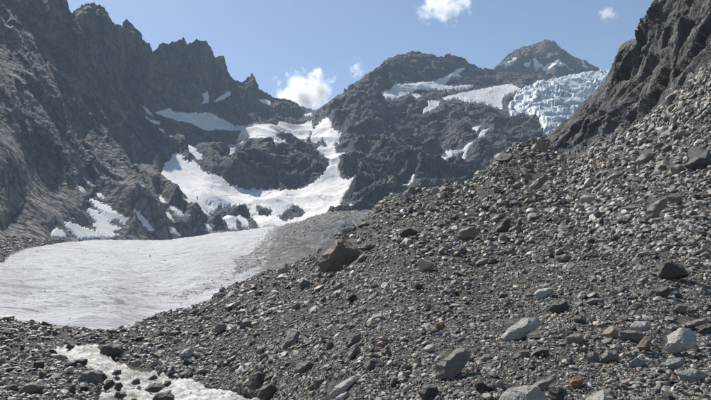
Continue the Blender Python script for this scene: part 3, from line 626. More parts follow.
HEROES = [  # outline, colour, short name used by its neighbours' labels, label
 ([(317,264),(326,249.5),(336,239.5),(342.5,238),(351,241.5),(359,247),(361,253),(356,264),(347,271.5),(335,273),(323,273)], "brown", "the big brown boulder", "largest brown boulder with a peaked top, perched on the moraine edge"),
 ([(436,370),(435,365),(446,357),(458,350),(465,349),(470,355),(468,360),(458,372),(450,378),(440,380),(436,376)], "grey", "the tilted wedge boulder", "dark grey tilted wedge boulder alone on fine gravel"),
 ([(499,337),(504,332),(512,324),(520,320),(538,318),(544,322),(538,329),(520,337),(508,343),(501,341.6)], "pale grey", "the long pale slab", "long pale slab boulder with cracked top on fine gravel"),
 ([(499,404),(503,397),(510,391),(518,386),(528,383.6),(540,389),(548,400),(550,414),(500,416)], "pale grey", "the pale hump at the bottom edge", "smooth pale hump boulder cut by the bottom edge"),
 ([(533,385),(544,379),(556,375),(559,380),(548,388),(540,390)], "grey", "the leaning grey wedge", "grey wedge leaning on the pale hump boulder"),
 ([(549,390),(557,386),(566,389),(566,402),(553,404)], "dark grey", "the dark block", "dark block squeezed under the leaning grey wedge"),
 ([(656,349),(670,338),(686,329),(694,330),(698,338),(695,344),(682,353),(670,358),(662,354)], "pale grey", "the big pale slanted boulder", "big pale slanted boulder with a shaded front"),
 ([(630,327),(638,321),(650,322),(654,328),(646,332),(634,331)], "pale grey", "the pale cap rock", "pale flat cap rock resting on two grey boulders"),
 ([(619,332),(630,330),(644,334),(645,338),(638,344),(626,345),(620,340)], "grey", "the squat grey boulder", "squat grey boulder under the pale cap rock"),
 ([(637,350),(640,340),(646,335.6),(653,340),(652,350),(645,356),(639,355)], "brown", "the upright brown-grey boulder", "upright rounded boulder beside the big pale slanted one"),
 ([(602,334),(607,330),(613,326),(619,331),(618,338),(611,340)], "tan", "the tan lump", "small tan lump beside the squat grey boulder"),
 ([(584,356),(594,351),(600,354),(599,363),(586,364)], "grey", "the blocky grey stone", "blocky grey stone, first of a pair on the gravel"),
 ([(601,358),(608,350),(618,351),(619,358),(610,363),(602,363)], "grey", "the faceted grey stone", "faceted grey stone, second of the pair on the gravel"),
 ([(570,382),(576,375.6),(584,376),(585,381),(578,387),(571,387)], "rust", "the rust-red stone", "rust-red stone standing out on the grey gravel"),
 ([(655,365),(666,360),(684,358),(686,362),(674,371),(658,369)], "greenish grey", "the flat greenish slab", "flat greenish slab below the big pale slanted boulder"),
 ([(678,374),(686,371),(694,369),(704,372),(708,379),(694,382),(682,380)], "greenish grey", "the pale greenish dome rock", "low greenish dome rock near the lower right corner"),
 ([(586,402),(596,394),(605,392),(613,397),(615,408),(588,412)], "pale grey", "the pale rock at the bottom edge", "pale rock with a pointed top at the bottom edge"),
 ([(672,330),(690,322),(708,318),(711,323),(692,328),(680,331)], "grey", "the thin lying slab", "thin slab lying above the big pale slanted boulder"),
 ([(694,331),(704,326),(718,324),(720,334),(704,336)], "dark grey", "the dark slab at the frame edge", "dark slab at the frame edge beside the big pale boulder"),
 ([(580,198),(587,192.5),(594,195),(597,200),(589,206),(582,205)], "pale grey", "the pale rounded boulder", "pale rounded boulder alone on brown scree"),
 ([(644,220),(646,209),(660,200),(668,197),(668,206),(658,214),(656,223),(649,225.6)], "grey", "the tall leaning slab", "tall leaning grey slab on the boulder slope"),
 ([(667,196),(676,192),(684,198),(683,205),(674,208),(668,204)], "brown", "the dark brown cube", "dark brown cube leaning on the tall slab"),
 ([(608,225),(618,220),(629,221),(622,227),(612,228)], "dark grey", "the dark flat rock", "dark flat rock lying on brown scree"),
 ([(622,208),(632,205),(645,208),(636,213)], "grey", "the lying grey lens", "lens-shaped grey rock beside the tall leaning slab"),
 ([(664,246),(678,243),(677,250),(666,251)], "brown", "the small brown box stone", "small brown box stone below the tall slab"),
 ([(686,243),(693,239),(700,243),(695,248),(688,247)], "tan", "the small tan stone", "small tan rounded stone beside the brown box stone"),
 ([(635,161),(642,154),(650,151),(655,156),(650,164),(640,167)], "grey", "the high grey boulder", "rounded grey boulder high on the blocky slope"),
 ([(667,174),(670,167),(680,163),(686,169),(678,175),(669,178)], "tan", "the tan boulder", "tan boulder touching the big dark wedge"),
 ([(684,165),(698,156),(712,148),(718,170),(698,173),(688,170)], "dark grey", "the big dark wedge", "big dark wedge boulder at the frame edge, high slope"),
 ([(604,180),(611,175),(618,171),(625,172),(616,180),(609,182)], "tan", "the tan sloping slab", "tan sloping slab above the pale rounded boulder"),
 ([(663,149),(668,144),(676,147),(675,154),(666,155)], "brown", "the brown boulder on the high slope", "brown boulder just above the tan boulder"),
 ([(628,130),(634,126),(639,131),(634,135.5)], "dark grey", "the dark rock at the cliff foot", "dark pointed rock at the cliff foot"),
 ([(398,234),(401,229.5),(409,227.6),(419,232),(411,239),(402,239.5)], "dark grey", "the dark crest boulder", "dark boulder near the crest, east of the big brown one"),
 ([(357,226),(364.6,221),(374,223),(369,228),(359,229)], "dark grey", "the dark stone at the ice edge", "dark stone at the ice edge above the big brown boulder"),
 ([(359,248),(366,243),(378,244),(372,250),(362,252)], "brown", "the brown slab by the big boulder", "brown slab touching the big brown boulder's upper side"),
 ([(355,263),(361,254),(371,255),(365,261)], "grey", "the grey slab by the big boulder", "grey slab tucked against the big brown boulder's foot"),
 ([(347,357),(350,348),(356,344),(361,350),(360,357),(352,359.5)], "grey", "the egg-shaped boulder", "egg-shaped pale-topped boulder in mid slope"),
 ([(322,398),(336,386),(354,377),(357,380),(346,390),(332,400)], "pale grey", "the long slanted slab", "long narrow slanted slab at the bottom edge"),
 ([(294,371),(298,362),(310,361),(318,366),(316,371),(300,373.5)], "brown", "the brown rock above the stream", "rough brown rock on the bank above the stream"),
 ([(345,347),(354,336),(361,333),(360,341),(349,348)], "grey", "the slanted splinter", "slanted grey splinter just above the egg-shaped boulder"),
 ([(319,369),(328,363),(336,365),(328,371)], "pale grey", "the pale flat stone", "pale flat stone beside the rough brown rock"),
 ([(334,398),(346,391),(353,393),(342,401)], "pale grey", "the pale sliver", "pale sliver under the long slanted slab"),
 ([(179.5,356),(183.5,350),(191,347),(194,353),(192,359.5),(184,359)], "pale grey", "the pale three-cornered boulder", "pale three-cornered boulder on the slope above the stream"),
 ([(179,362),(186,358),(194,361),(192,367),(182,367)], "dark grey", "the dark propped stone", "dark stone directly under the pale three-cornered boulder"),
 ([(659,276),(664,263),(674,260),(686,264),(688,276),(678,283),(664,281)], "dark grey", "the round dark boulder", "round dark boulder on the mid slope near the frame edge"),
 ([(648,298),(652,290),(668,286),(672,291),(664,301),(652,302)], "dark grey", "the dark shelf rock", "dark shelf rock below the round dark boulder"),
 ([(549,309),(556,301),(566,301),(570,307),(562,314),(552,313)], "dark grey", "the dark cobble", "dark rounded cobble above the long pale slab"),
 ([(534,294),(540,289),(552,288),(555,293),(546,298),(537,299)], "pale grey", "the pale block", "pale block lying above the dark rounded cobble"),
 ([(584,302),(594,298),(606,299),(604,304),(590,306)], "grey", "the flat grey plate", "flat grey plate east of the dark cobble"),
 ([(671,310),(677,304),(688,306),(688,313),(678,317)], "grey", "the rough grey lump", "rough grey lump below the dark shelf rock"),
 ([(512,358),(520,351),(530,351),(528,357),(516,361)], "grey", "the small pale-topped stone", "small pale-topped stone below the long pale slab"),
 ([(603,392),(612,388),(617,392),(612,397)], "grey", "the little grey wedge", "little grey wedge beside the pale bottom-edge rock"),
 ([(455,237),(462,229),(474,226),(480,232),(472,241),(460,243)], "grey", "the grey block on the upper slope", "grey block on the upper slope above mid frame"),
 ([(494,232),(500,222),(508,218),(511,226),(504,235)], "dark grey", "the dark upright rock", "dark upright rock on the upper slope above mid frame"),
 ([(526,190),(534,181),(546,174),(549,178),(540,189),(530,194)], "grey", "the slanted crest slab", "slanted grey slab on the upper slope under the gully"),
 ([(488,221),(496,215),(508,212),(506,217),(496,223)], "grey", "the thin crest plate", "thin grey plate slanting above the dark upright rock"),
 ([(422,350),(428,345),(434,345),(436,350),(430,354),(424,353)], "pale grey", "the pale pebble boulder", "small pale block upslope of the tilted wedge boulder"),
 ([(417,392),(427,385),(437,387),(440,398),(425,402)], "dark grey", "the dark half-buried rock", "dark half-buried rock at the bottom edge below the wedge boulder"),
 ([(431,330),(437,323),(444,322),(446,327),(438,332)], "rust", "the rusty cobble", "rusty orange cobble in mid slope"),
 ([(555,258),(566,254),(574,257),(570,263),(558,264)], "grey", "the oval grey stone", "oval grey stone in the middle of the slope"),
 # in and by the stream
 ([(66,347.5),(69,343.5),(74,344),(76,348),(70,349.5)], "dark grey", "the dark stone at the stream head", "dark wet stone in the white water, farthest upstream"),
 ([(46,353),(50,348.5),(57,350),(58,354),(50,355)], "dark grey", "the dark stone at the stream's west bank", "dark wet stone on the far west bank of the stream"),
 ([(64,366),(70,361),(80,359),(87,359),(86,365),(76,368)], "dark grey", "the long dark stream rock", "long dark rock jutting into the white water"),
 ([(78,381),(84,372),(92,370),(100,373),(102,380),(92,386),(82,385)], "grey", "the grey stream-bank boulder", "grey sunlit boulder on the stream's near bank"),
 ([(92,380),(97,373),(105,372),(108,378),(100,383)], "dark grey", "the dark stream-bank boulder", "dark boulder behind the grey stream-bank boulder"),
 ([(102,387),(106,379),(113,379),(116,384),(108,390)], "dark grey", "the wet dark boulder", "wet dark boulder at the near edge of the white water"),
 ([(112,390),(115,383),(121,382),(124,386),(120,391)], "dark grey", "the dark midstream rock", "dark midstream rock, western of the midstream rocks"),
 ([(131,383),(133,379),(139,379),(140,384),(134,385)], "dark grey", "the small midstream rock", "small dark midstream rock with foam all around"),
 ([(144,390),(150,384),(160,383),(165,387),(158,392),(148,392)], "dark grey", "the broad midstream rock", "broad dark midstream rock, eastern of the midstream rocks"),
 ([(113,397),(116,392),(124,392),(127,396),(120,399)], "dark grey", "the low wet stone", "low wet stone midstream near the bottom edge"),
 ([(152,401),(156,394),(168,392),(174,397),(172,404),(156,405)], "dark grey", "the biggest wet rock", "biggest wet black rock in the stream at the bottom edge"),
 ([(163,385),(165,381),(170,381),(171,384),(167,386)], "dark grey", "the tiny wet stone", "tiny wet stone beside the broad midstream rock"),
 ([(111,374),(114,370),(121,370),(122,374),(116,375.5)], "dark grey", "the upper midstream stone", "small dark stone in the upper stream bend"),
 ([(147,379),(150,375),(157,375),(159,378.5),(152,380)], "dark grey", "the far-bank wet stone", "small wet stone by the far bank of the stream"),
 ([(100,353),(103,346),(110,343),(120,345),(124,352),(116,357),(106,356.5)], "dark grey", "the dark bank mound", "dark rocky mound on the stream's far bank"),
 ([(129,366),(132,361),(139,360),(142,364),(136,367.5)], "grey", "the grey far-bank stone", "grey stone on the far bank at the stream bend"),
 ([(246,386),(250,376),(258,372),(266,376),(268,386),(256,390)], "dark grey", "the dark bank outcrop", "dark outcrop in the eroded stream bank"),
 ([(257,397),(262,387),(271,384),(278,390),(276,399),(264,402)], "dark grey", "the lower bank outcrop", "lower dark outcrop in the eroded stream bank, bottom edge"),
 ([(20,392),(26,384),(38,382),(44,388),(38,395),(26,397)], "grey", "the grey boulder on the gravel flat", "grey boulder on the gravel flat, lower left corner"),
 ([(30,368),(36,361),(44,361),(47,367),(40,371)], "dark grey", "the dark stone on the gravel flat", "dark stone on the gravel flat by the stream"),
]
HB = np.array([(*(np.array(h[0]).min(0)), *(np.array(h[0]).max(0))) for h in HEROES], float)
def mo_relief(P, px, py, detail):
    px = np.asarray(px, float); py = np.asarray(py, float)
    edge = 0.25 + 0.75 * smooth(0, 14, py - np.interp(px, MO_TOP[:, 0], MO_TOP[:, 1]))
    k = np.clip(P[:, 1] / 40, 0.35, 2.5)
    d = (0.42 * k * fbm(P / 6.0, 4) + 0.9 * smooth(60, 140, P[:, 1]) * ridged(P / 22, 2)) * edge + 0.11 * fbm(P / 0.9, 3, 0.6)
    calm = np.ones(len(px))
    for x0, y0, x1, y1 in HB:
        sel = np.flatnonzero((px > x0 - 40) & (px < x1 + 40) & (py > y0 - 40) & (py < y1 + 40))
        if len(sel):
            q = ((px[sel] - (x0 + x1) / 2) / ((x1 - x0) * 0.75)) ** 2 + ((py[sel] - (y0 + 2 * y1) / 3) / ((y1 - y0) * 0.75)) ** 2
            calm[sel] = np.minimum(calm[sel], 1 - 0.9 * np.exp(-q))
    d = d * calm
    sd = poly_sdf(px, py, STREAM)
    w = smooth(-5, 3, sd)
    d = d * (1 - 0.85 * w) - 0.45 * smooth(-2.5, 3.0, sd) * np.clip(P[:, 1] / 30, 0.3, 1.3)
    # eroded bank on the stream's far side
    return d
S_MO = Surface(MOR, mo_relief, 2e-3)
def build_moraine():
    cols = np.concatenate([np.arange(-150, -4, 3.0), np.arange(-4, 716, 1.15), np.arange(716, 860, 3.0)]); R = 250
    top = np.interp(cols, MO_TOP[:, 0], MO_TOP[:, 1]); top = top + 0.9 * perlin(np.stack([cols / 4.3, cols * 0, cols * 0 + 8], -1))
    PY = 520 + (top - 520)[None] * (np.linspace(0, 1, R)[:, None] ** 0.8); PX = np.broadcast_to(cols[None], PY.shape)
    P = S_MO.at(PX.ravel().copy(), PY.ravel().copy()).reshape(R, -1, 3)
    back = []
    for k in range(1, 9):
        B = P[-1].copy(); g = B[:, 1] * 0.012 * k; B[:, 1] += g; B[:, 0] *= 1 + 0.012 * k; B[:, 2] -= 0.75 * g; back.append(B)
    P = np.concatenate([P, np.array(back)])
    link("moraine", grid_mesh("moraine", P), M_GRAVEL, "grey gravel and boulder moraine slope with a gravel flat", "moraine", kind="structure")
    # white water in its bed
    st = 0.55; cx = np.arange(44, 306, st); cy = np.arange(472, 338, -st); GX, GY = np.meshgrid(cx, cy); px, py = GX.ravel(), GY.ravel()
    z = px * 0; jit = 2.0
    jx = px + jit * perlin(np.stack([px / 6, py / 4, z], -1)); jy = py + 0.7 * jit * perlin(np.stack([px / 6, py / 4, z + 5], -1))
    sd = poly_sdf(jx, jy, STREAM)
    B = S_MO.base(px, py); kk = np.clip(B[:, 1] / 30, 0.3, 1.3)
    fd = (B[:, 0] * 0.757 - B[:, 1] * 0.653); fc = (B[:, 0] * 0.653 + B[:, 1] * 0.757); fq = np.stack([fd / 2.4, fc / 0.9, fd * 0], -1)
    wv = 0.20 * fbm(fq, 5, 0.6) + 0.08 * ridged(fq * 2.2, 3, 0.55)
    B[:, 2] += (-0.30 + np.clip(sd, -1.5, 1.5) * 0.06) * kk + wv * kk
    g = sd.reshape(GX.shape); cm = np.maximum(np.maximum(g[:-1, :-1], g[1:, 1:]), np.maximum(g[1:, :-1], g[:-1, 1:]))
    link("stream_water", grid_mesh("stream_water", B.reshape(*GX.shape, 3), cm > -1.0), M_WATER, "foaming white meltwater stream rushing between dark rocks", "stream", kind="structure")
build_moraine()

# ------------------------------------------------------------------ rocks
_ico = {}
def ico(n):
    if n not in _ico:
        bm = bmesh.new(); bmesh.ops.create_icosphere(bm, subdivisions=n, radius=1.0)
        V = np.array([v.co[:] for v in bm.verts]); T = np.array([[v.index for v in f.verts] for f in bm.faces]); bm.free()
        _ico[n] = (V, T)
    return _ico[n]

def rock_shape(seed, sub=3, cuts=14, rough=0.05, lo=0.5, hi=0.85):
    r = np.random.default_rng(seed); V, T = ico(sub); V = V.copy()
    for k in range(cuts):
        n = r.normal(size=3); n /= np.linalg.norm(n); d = r.uniform(lo, hi)
        V -= np.outer(np.maximum(V @ n - d, 0), n)
    if rough:
        N = V / np.linalg.norm(V, axis=1)[:, None]
        V += N * (rough * fbm(V * 2.2 + seed * 3.1, 3) + rough * 0.35 * fbm(V * 7 + seed, 2))[:, None]
    V -= (V.max(0) + V.min(0)) / 2; V /= (V.max(0) - V.min(0)) / 2
    return V, T

def traced_rock(poly, Y, depth, seed, sub=4, slab=False):
    """boulder of real thickness whose silhouette follows an outline; local frame x right, y away, z up, metres"""
    poly = np.array(poly, float); c = (poly.max(0) + poly.min(0)) / 2
    r = np.random.default_rng(seed); V, T = ico(sub); V = V.copy()
    # facets: cut mainly the front and top so that planes meet in edges
    for k in range(11):
        n = r.normal(size=3); n[1] = n[1] * 1.2 - 0.6; n /= np.linalg.norm(n); d = r.uniform(0.45, 0.8)
        if abs(n[1]) < 0.35: continue
        V -= np.outer(np.maximum(V @ n - d, 0), n)
    tops = [(-0.28 + r.uniform(-.15, .15), -0.52, 0.80)] if slab else [(-0.25 + r.uniform(-.25, .2), -0.25 + r.uniform(-.1, .1), 0.93)]
    for n in tops + [(0.12 + r.uniform(-.2, .2), -0.95, -0.22 if slab else 0.0)]:
        n = np.array(n); n /= np.linalg.norm(n); d = 0.58 if n[1] < -0.8 else n @ np.array([0, 0.32, 1.0]) * (0.97 if slab else 1.03)
        V -= np.outer(np.maximum(V @ n - d, 0), n)
    th = np.arctan2(V[:, 2], V[:, 0]); tt = np.linspace(-math.pi, math.pi, 181)
    rad = []
    for a in tt:
        dx, dy = math.cos(a), -math.sin(a); best = 0.1
        for i in range(len(poly)):
            p, q = poly[i] - c, poly[(i + 1) % len(poly)] - c; e = q - p; den = dx * e[1] - dy * e[0]
            if abs(den) < 1e-9: continue
            t = (p[0] * e[1] - p[1] * e[0]) / den; u = (p[0] * dy - p[1] * dx) / den
            if t > 0 and -1e-6 <= u <= 1 + 1e-6: best = max(best, t)
        rad.append(best)
    R = np.interp(th, tt, rad) * Y / F; rho = np.sqrt(V[:, 0] ** 2 + V[:, 2] ** 2)
    rho = np.minimum(rho, 1.0); size = np.mean(rad) * Y / F
    # a fuller profile than an ellipsoid
    rho = rho ** 0.8
    out = np.stack([np.cos(th) * rho * R, V[:, 1] * depth * size, np.sin(th) * rho * R], -1)
    N = V / (np.linalg.norm(V, axis=1)[:, None] + 1e-9)
    out += N * (size * (0.05 * fbm(V * 2.3 + seed, 4, 0.55) + 0.015 * ridged(V * 6 + seed, 2)))[:, None]
    # lean the top back so the upper side catches light
    out[:, 1] += out[:, 2] * (0.25 if slab else 0.1)
    return out, T, c

PAL = {"grey": (0.187, 0.174, 0.150), "pale grey": (0.375, 0.36, 0.325), "dark grey": (0.072, 0.067, 0.058), "brown": (0.150, 0.118, 0.092), "rust": (0.25, 0.135, 0.075), "tan": (0.27, 0.225, 0.165), "greenish grey": (0.225, 0.235, 0.205)}
ANCHORS = []
def place_heroes():
    for i, (poly, colr, short, label) in enumerate(HEROES):
        p = np.array(poly, float); cx = (p[:, 0].min() + p[:, 0].max()) / 2; by = p[:, 1].max(); hgt = by - p[:, 1].min()
        Y = float(S_MO.at(np.array([cx]), np.array([by - 0.12 * hgt]))[0, 1])
        V, T, c = traced_rock(poly, Y, 0.95, 100 + i, 5 if (p[:, 0].max() - p[:, 0].min()) > 24 else 4, colr in ('pale grey', 'greenish grey', 'tan'))
        a, t = ray(c[0], c[1]); pos = np.array([a * Y, Y, t * Y])
        me = mesh_from("boulder", V, T, False); o = link("boulder", me, M_STONE, label, "boulder", "boulders on the moraine")
        o.location = pos; k = np.random.default_rng(i).uniform(0.88, 1.12); o.color = (*[x * k for x in PAL[colr]], 1)
        ANCHORS.append((cx, (by + p[:, 1].min()) / 2, short, (p[:, 0].max() - p[:, 0].min()) / 2, hgt / 2))
place_heroes()

# rock shapes shared by the scattered stones
PROTO = bpy.data.collections.new("stone_shapes")
SHAPES = []
for k in range(14):
    V, T = rock_shape(500 + k, 2, 9 + k % 5, 0.05, 0.42, 0.8)
    me = mesh_from("stone_shape_%02d" % k, V * 0.5, T, False); me.materials.append(M_STONE_I)
    ob = bpy.data.objects.new("stone_shape_%02d" % k, me); PROTO.objects.link(ob)
FINE = []
for k in range(18):
    V, T = rock_shape(700 + k, 3, 11 + k % 5, 0.06, 0.42, 0.8)
    me = mesh_from("boulder_shape_%02d" % k, V * 0.5, T, False); me.materials.append(M_STONE); FINE.append(me)

def stone_frames(N, rng, tilt=0.35):
    """rotation matrices: local z near the ground normal, random heading"""
    n = len(N); Z = N + rng.normal(size=(n, 3)) * tilt; Z /= np.linalg.norm(Z, axis=1)[:, None]
    h = rng.normal(size=(n, 3)) * np.array([1.0, 0.8, 0.3]) + np.array([0.85, 0.5, 0.55]); X = h - (h * Z).sum(1)[:, None] * Z; X /= np.linalg.norm(X, axis=1)[:, None]
    return np.stack([X, np.cross(Z, X), Z], -1)

def to_euler(M):
    y = -np.arcsin(np.clip(M[:, 2, 0], -1, 1)); x = np.arctan2(M[:, 2, 1], M[:, 2, 2]); z = np.arctan2(M[:, 1, 0], M[:, 0, 0])
    return np.stack([x, y, z], -1)

def coarse(px, py):
    """where the slope is blocky rather than fine"""
    c = 0.75 * smooth(520, 600, px) * smooth(265, 230, py) + 0.55 * smooth(590, 640, px) * smooth(315, 335, py) + 0.45 * smooth(380, 420, px) * smooth(270, 235, py)
    c = c + 0.25 * smooth(240, 180, px) + 0.85 * perlin(np.stack([px / 26, py / 17, px * 0 + 11], -1))
    return np.clip(c + 0.18, 0, 1)

COLS = np.array([PAL["grey"], PAL["pale grey"], PAL["dark grey"], PAL["brown"], PAL["tan"], PAL["rust"], PAL["greenish grey"]])
CNAME = ["grey", "pale grey", "dark grey", "brown", "tan", "rust", "greenish grey"]
def sample(n, seed, x0=-100, x1=840, y1=512):
    r = np.random.default_rng(seed); px = r.uniform(x0, x1, n); py = r.uniform(-20, y1, n)
    ok = (py > np.interp(px, MO_TOP[:, 0], MO_TOP[:, 1]) + 0.6) & (poly_sdf(px, py, STREAM) < -0.5)
    return px[ok], py[ok], r

def build_boulders(total):
    px, py, r = sample(30000, 21, 2, 709, 398)
    c = coarse(px, py); size = np.minimum(8.5 + 5.0 * (r.pareto(2.3, len(px))), 23)
    keep = r.uniform(size=len(px)) < 0.02 + c * 0.9; px, py, size = px[keep], py[keep], size[keep]
    out, used = [], {}
    anc = np.array([(a[0], a[1]) for a in ANCHORS]); aw = np.array([max(a[3], a[4]) for a in ANCHORS])
    for x, y, s in zip(px, py, size):
        if len(out) >= total: break
        if (np.hypot(anc[:, 0] - x, (anc[:, 1] - y) * 1.3) < aw * 0.95 + s * 0.5).any(): continue
        if any(abs(x - q[0]) < (s + q[2]) * 0.6 and abs(y - q[1]) < (s + q[2]) * 0.45 for q in out): continue
        out.append((x, y, s))
    A = np.array(out); P = S_MO.at(A[:, 0], A[:, 1]); N = S_MO.normal(A[:, 0], A[:, 1]); M = stone_frames(N, r, 0.3); E = to_euler(M)
    ci = r.choice(7, len(A), p=[0.44, 0.22, 0.17, 0.07, 0.06, 0.0, 0.04])
    rows = []
    for i, (x, y, s) in enumerate(out):
        d = np.hypot(anc[:, 0] - x, anc[:, 1] - y); j = int(d.argmin()); dx, dy = x - anc[j, 0], y - anc[j, 1]
        if abs(dx) > abs(dy) * 1.2: w = "right of" if dx > 0 else "left of"
        else: w = "below" if dy > 0 else "above"
        asp = r.uniform(0.55, 0.95), r.uniform(0.4, 0.9)
        kind = "flat" if asp[1] < 0.48 else ("blocky" if asp[1] > 0.66 else "angular")
        rows.append([i, s, CNAME[ci[i]], kind, w, ANCHORS[j][2], d[j], asp])
    groups = {}
    for row in rows: groups.setdefault((row[2], row[3], row[4], row[5]), []).append(row)
    ordn = {0: "nearest", 1: "second nearest", 2: "third nearest", 3: "fourth nearest", 4: "fifth nearest"}
    for key, g in groups.items():
        g.sort(key=lambda q: q[6])
        for n, row in enumerate(g):
            i, s, cn, kind, w, short, dd, asp = row
            lab = f"{cn} {kind} stone {w} {short}"
            if len(g) > 1: lab = f"{cn} {kind} stone {w} {short}, {ordn.get(n, 'farthest')} of {len(g)}"
            if len(lab.split()) > 16: lab = lab.replace(f' {kind} stone', ' stone')
            x, y, _ = out[i]; sz = s * P[i, 1] / F
            o = link("stone", FINE[i % len(FINE)], None, lab, "stone", "larger stones on the moraine")
            o.location = P[i] + N[i] * sz * 0.2; o.rotation_euler = E[i]; o.scale = (sz, sz * asp[0], sz * asp[1])
            k = r.uniform(0.8, 1.2); o.color = (*(COLS[ci[i]] * k), 1)
    return A
BOULD = build_boulders(300 - len(HEROES))

# ------------------------------------------------------------------ scree: everything smaller, as one mass
def scatter(name, surf, px, py, size_px, rng, label, cat, tilt=0.4, sink=0.1, cols=COLS, prob=(0.49, 0.11, 0.22, 0.09, 0.06, 0.008, 0.022)):
    P = surf.at(px, py); N = surf.normal(px, py); sz = size_px * P[:, 1] / F
    M = stone_frames(N, rng, tilt); E = to_euler(M); n = len(px)
    S = np.stack([sz, sz * rng.uniform(0.5, 0.95, n), sz * rng.uniform(0.35, 0.85, n)], -1)
    P = P + N * (sz * sink)[:, None]
    ci = rng.choice(7, n, p=prob); C = cols[ci] * rng.uniform(0.55, 1.4, n)[:, None]
    me = bpy.data.meshes.new(name); me.vertices.add(n); me.vertices.foreach_set("co", P.astype(np.float32).ravel())
    for nm, dat in (("rot", E), ("scl", S)):
        a = me.attributes.new(nm, 'FLOAT_VECTOR', 'POINT'); a.data.foreach_set("vector", dat.astype(np.float32).ravel())
    a = me.attributes.new("idx", 'INT', 'POINT'); a.data.foreach_set("value", rng.integers(0, 14, n).astype(np.int32))
    a = me.attributes.new("col", 'FLOAT_COLOR', 'POINT'); a.data.foreach_set("color", np.concatenate([C, np.ones((n, 1))], 1).astype(np.float32).ravel())
    o = link(name, me, M_STONE_I, label, cat, None, "stuff")
    ng = bpy.data.node_groups.new(name + "_nodes", 'GeometryNodeTree')
    ng.interface.new_socket("Geometry", in_out='INPUT', socket_type='NodeSocketGeometry'); ng.interface.new_socket("Geometry", in_out='OUTPUT', socket_type='NodeSocketGeometry')
    gi, go = ng.nodes.new("NodeGroupInput"), ng.nodes.new("NodeGroupOutput")
    ci_ = ng.nodes.new("GeometryNodeCollectionInfo"); ci_.inputs["Collection"].default_value = PROTO; ci_.inputs["Separate Children"].default_value = True; ci_.inputs["Reset Children"].default_value = True
    ip = ng.nodes.new("GeometryNodeInstanceOnPoints"); ip.inputs["Pick Instance"].default_value = True
    def at(nm, typ):
        q = ng.nodes.new("GeometryNodeInputNamedAttribute"); q.data_type = typ; q.inputs[0].default_value = nm; return q.outputs[0]
    L = ng.links
    L.new(gi.outputs[0], ip.inputs["Points"]); L.new(ci_.outputs[0], ip.inputs["Instance"]); L.new(at("idx", 'INT'), ip.inputs["Instance Index"])
    L.new(at("rot", 'FLOAT_VECTOR'), ip.inputs["Rotation"]); L.new(at("scl", 'FLOAT_VECTOR'), ip.inputs["Scale"]); L.new(ip.outputs[0], go.inputs[0])
    md = o.modifiers.new("scatter", 'NODES'); md.node_group = ng
    return o

def build_scree():
    px, py, r = sample(390000, 33)
    c = coarse(px, py)
    size = np.minimum(1.4 + 1.25 * r.pareto(1.9, len(px)) * (0.55 + 0.9 * c), 4.5 + 4.0 * c)
    ex, ey, _ = sample(60000, 44); ec = coarse(ex, ey); k = r.uniform(size=len(ex)) < 0.10 + 0.55 * ec; ex, ey = ex[k], ey[k]
    px = np.concatenate([px, ex]); py = np.concatenate([py, ey]); size = np.concatenate([size, np.minimum(3.6 + 2.3 * r.pareto(1.9, len(ex)), 11)])
    # boulders keep their faces clear
    anc = np.array([(a[0], a[1]) for a in ANCHORS]); aw = np.array([(a[3], a[4]) for a in ANCHORS])
    ok = np.ones(len(px), bool)
    for (ax, ay), (hw, hh) in zip(anc, aw): ok &= ~((np.abs(px - ax) < hw * 0.8) & (py - ay < hh * 0.6) & (py - ay > -hh * 0.9))
    px, py, size = px[ok], py[ok], size[ok]
    scatter("scree", S_MO, px, py, size, r, "loose grey stones and gravel covering the whole moraine slope", "scree")
    # wet stones standing in the stream
    r = np.random.default_rng(12); px = r.uniform(50, 270, 2500); py = r.uniform(343, 430, 2500); sd = poly_sdf(px, py, STREAM)
    cl = perlin(np.stack([px / 13, py / 7, px * 0], -1)) - 0.004 * (px - 60) + 0.25 * smooth(8, 1, sd)
    ok = (sd > -1) & (cl > 0.12); px, py = px[ok], py[ok]
    scatter("stream_stones", S_MO, px, py, np.minimum(2.0 + 2.2 * r.pareto(2.2, len(px)), 7.5), r, "small dark wet stones standing in the white water", "stones", 0.4, 0.65, COLS * 0.55, (0.3, 0.02, 0.6, 0.08, 0.0, 0.0, 0.0))
    # stones on the ice
    r = np.random.default_rng(5); n = 5200; px = r.uniform(130, 365, n); py = r.uniform(212, 306, n)
    sd = poly_sdf(px, py, [(262,242),(268,229),(290,226),(324,217),(361,213),(352,222),(330,228),(300,248),(276,262),(252,276),(236,282),(180,304),(160,302),(205,284),(235,270)])
    ok = (sd > -4) & (r.uniform(size=n) < smooth(-4, 3, sd)); px, py = px[ok], py[ok]
    x2 = np.array([37, 98, 103, 108, 92, 61, 20, 45, 150, 165, 12, 8, 30, 85, 140, 110, 70]); y2 = np.array([252.5, 290, 293, 292, 303, 313, 300, 290, 258, 262, 262, 258, 256, 252, 275, 318, 322])
    px = np.concatenate([px, x2, r.uniform(0, 200, 60)]); py = np.concatenate([py, y2 + 15 * 0, r.uniform(262, 322, 60)])
    sz = np.concatenate([0.8 + 0.6 * r.pareto(2.6, ok.sum()).clip(0, 3.5), np.full(17, 1.9), r.uniform(0.6, 1.2, 60)])
    scatter("glacier_debris", S_GL, px, py, sz, r, "dark stones scattered over the dirty glacier ice", "debris", 0.4, 0.1, COLS, (0.4, 0.05, 0.4, 0.1, 0.03, 0.0, 0.02))
build_scree()

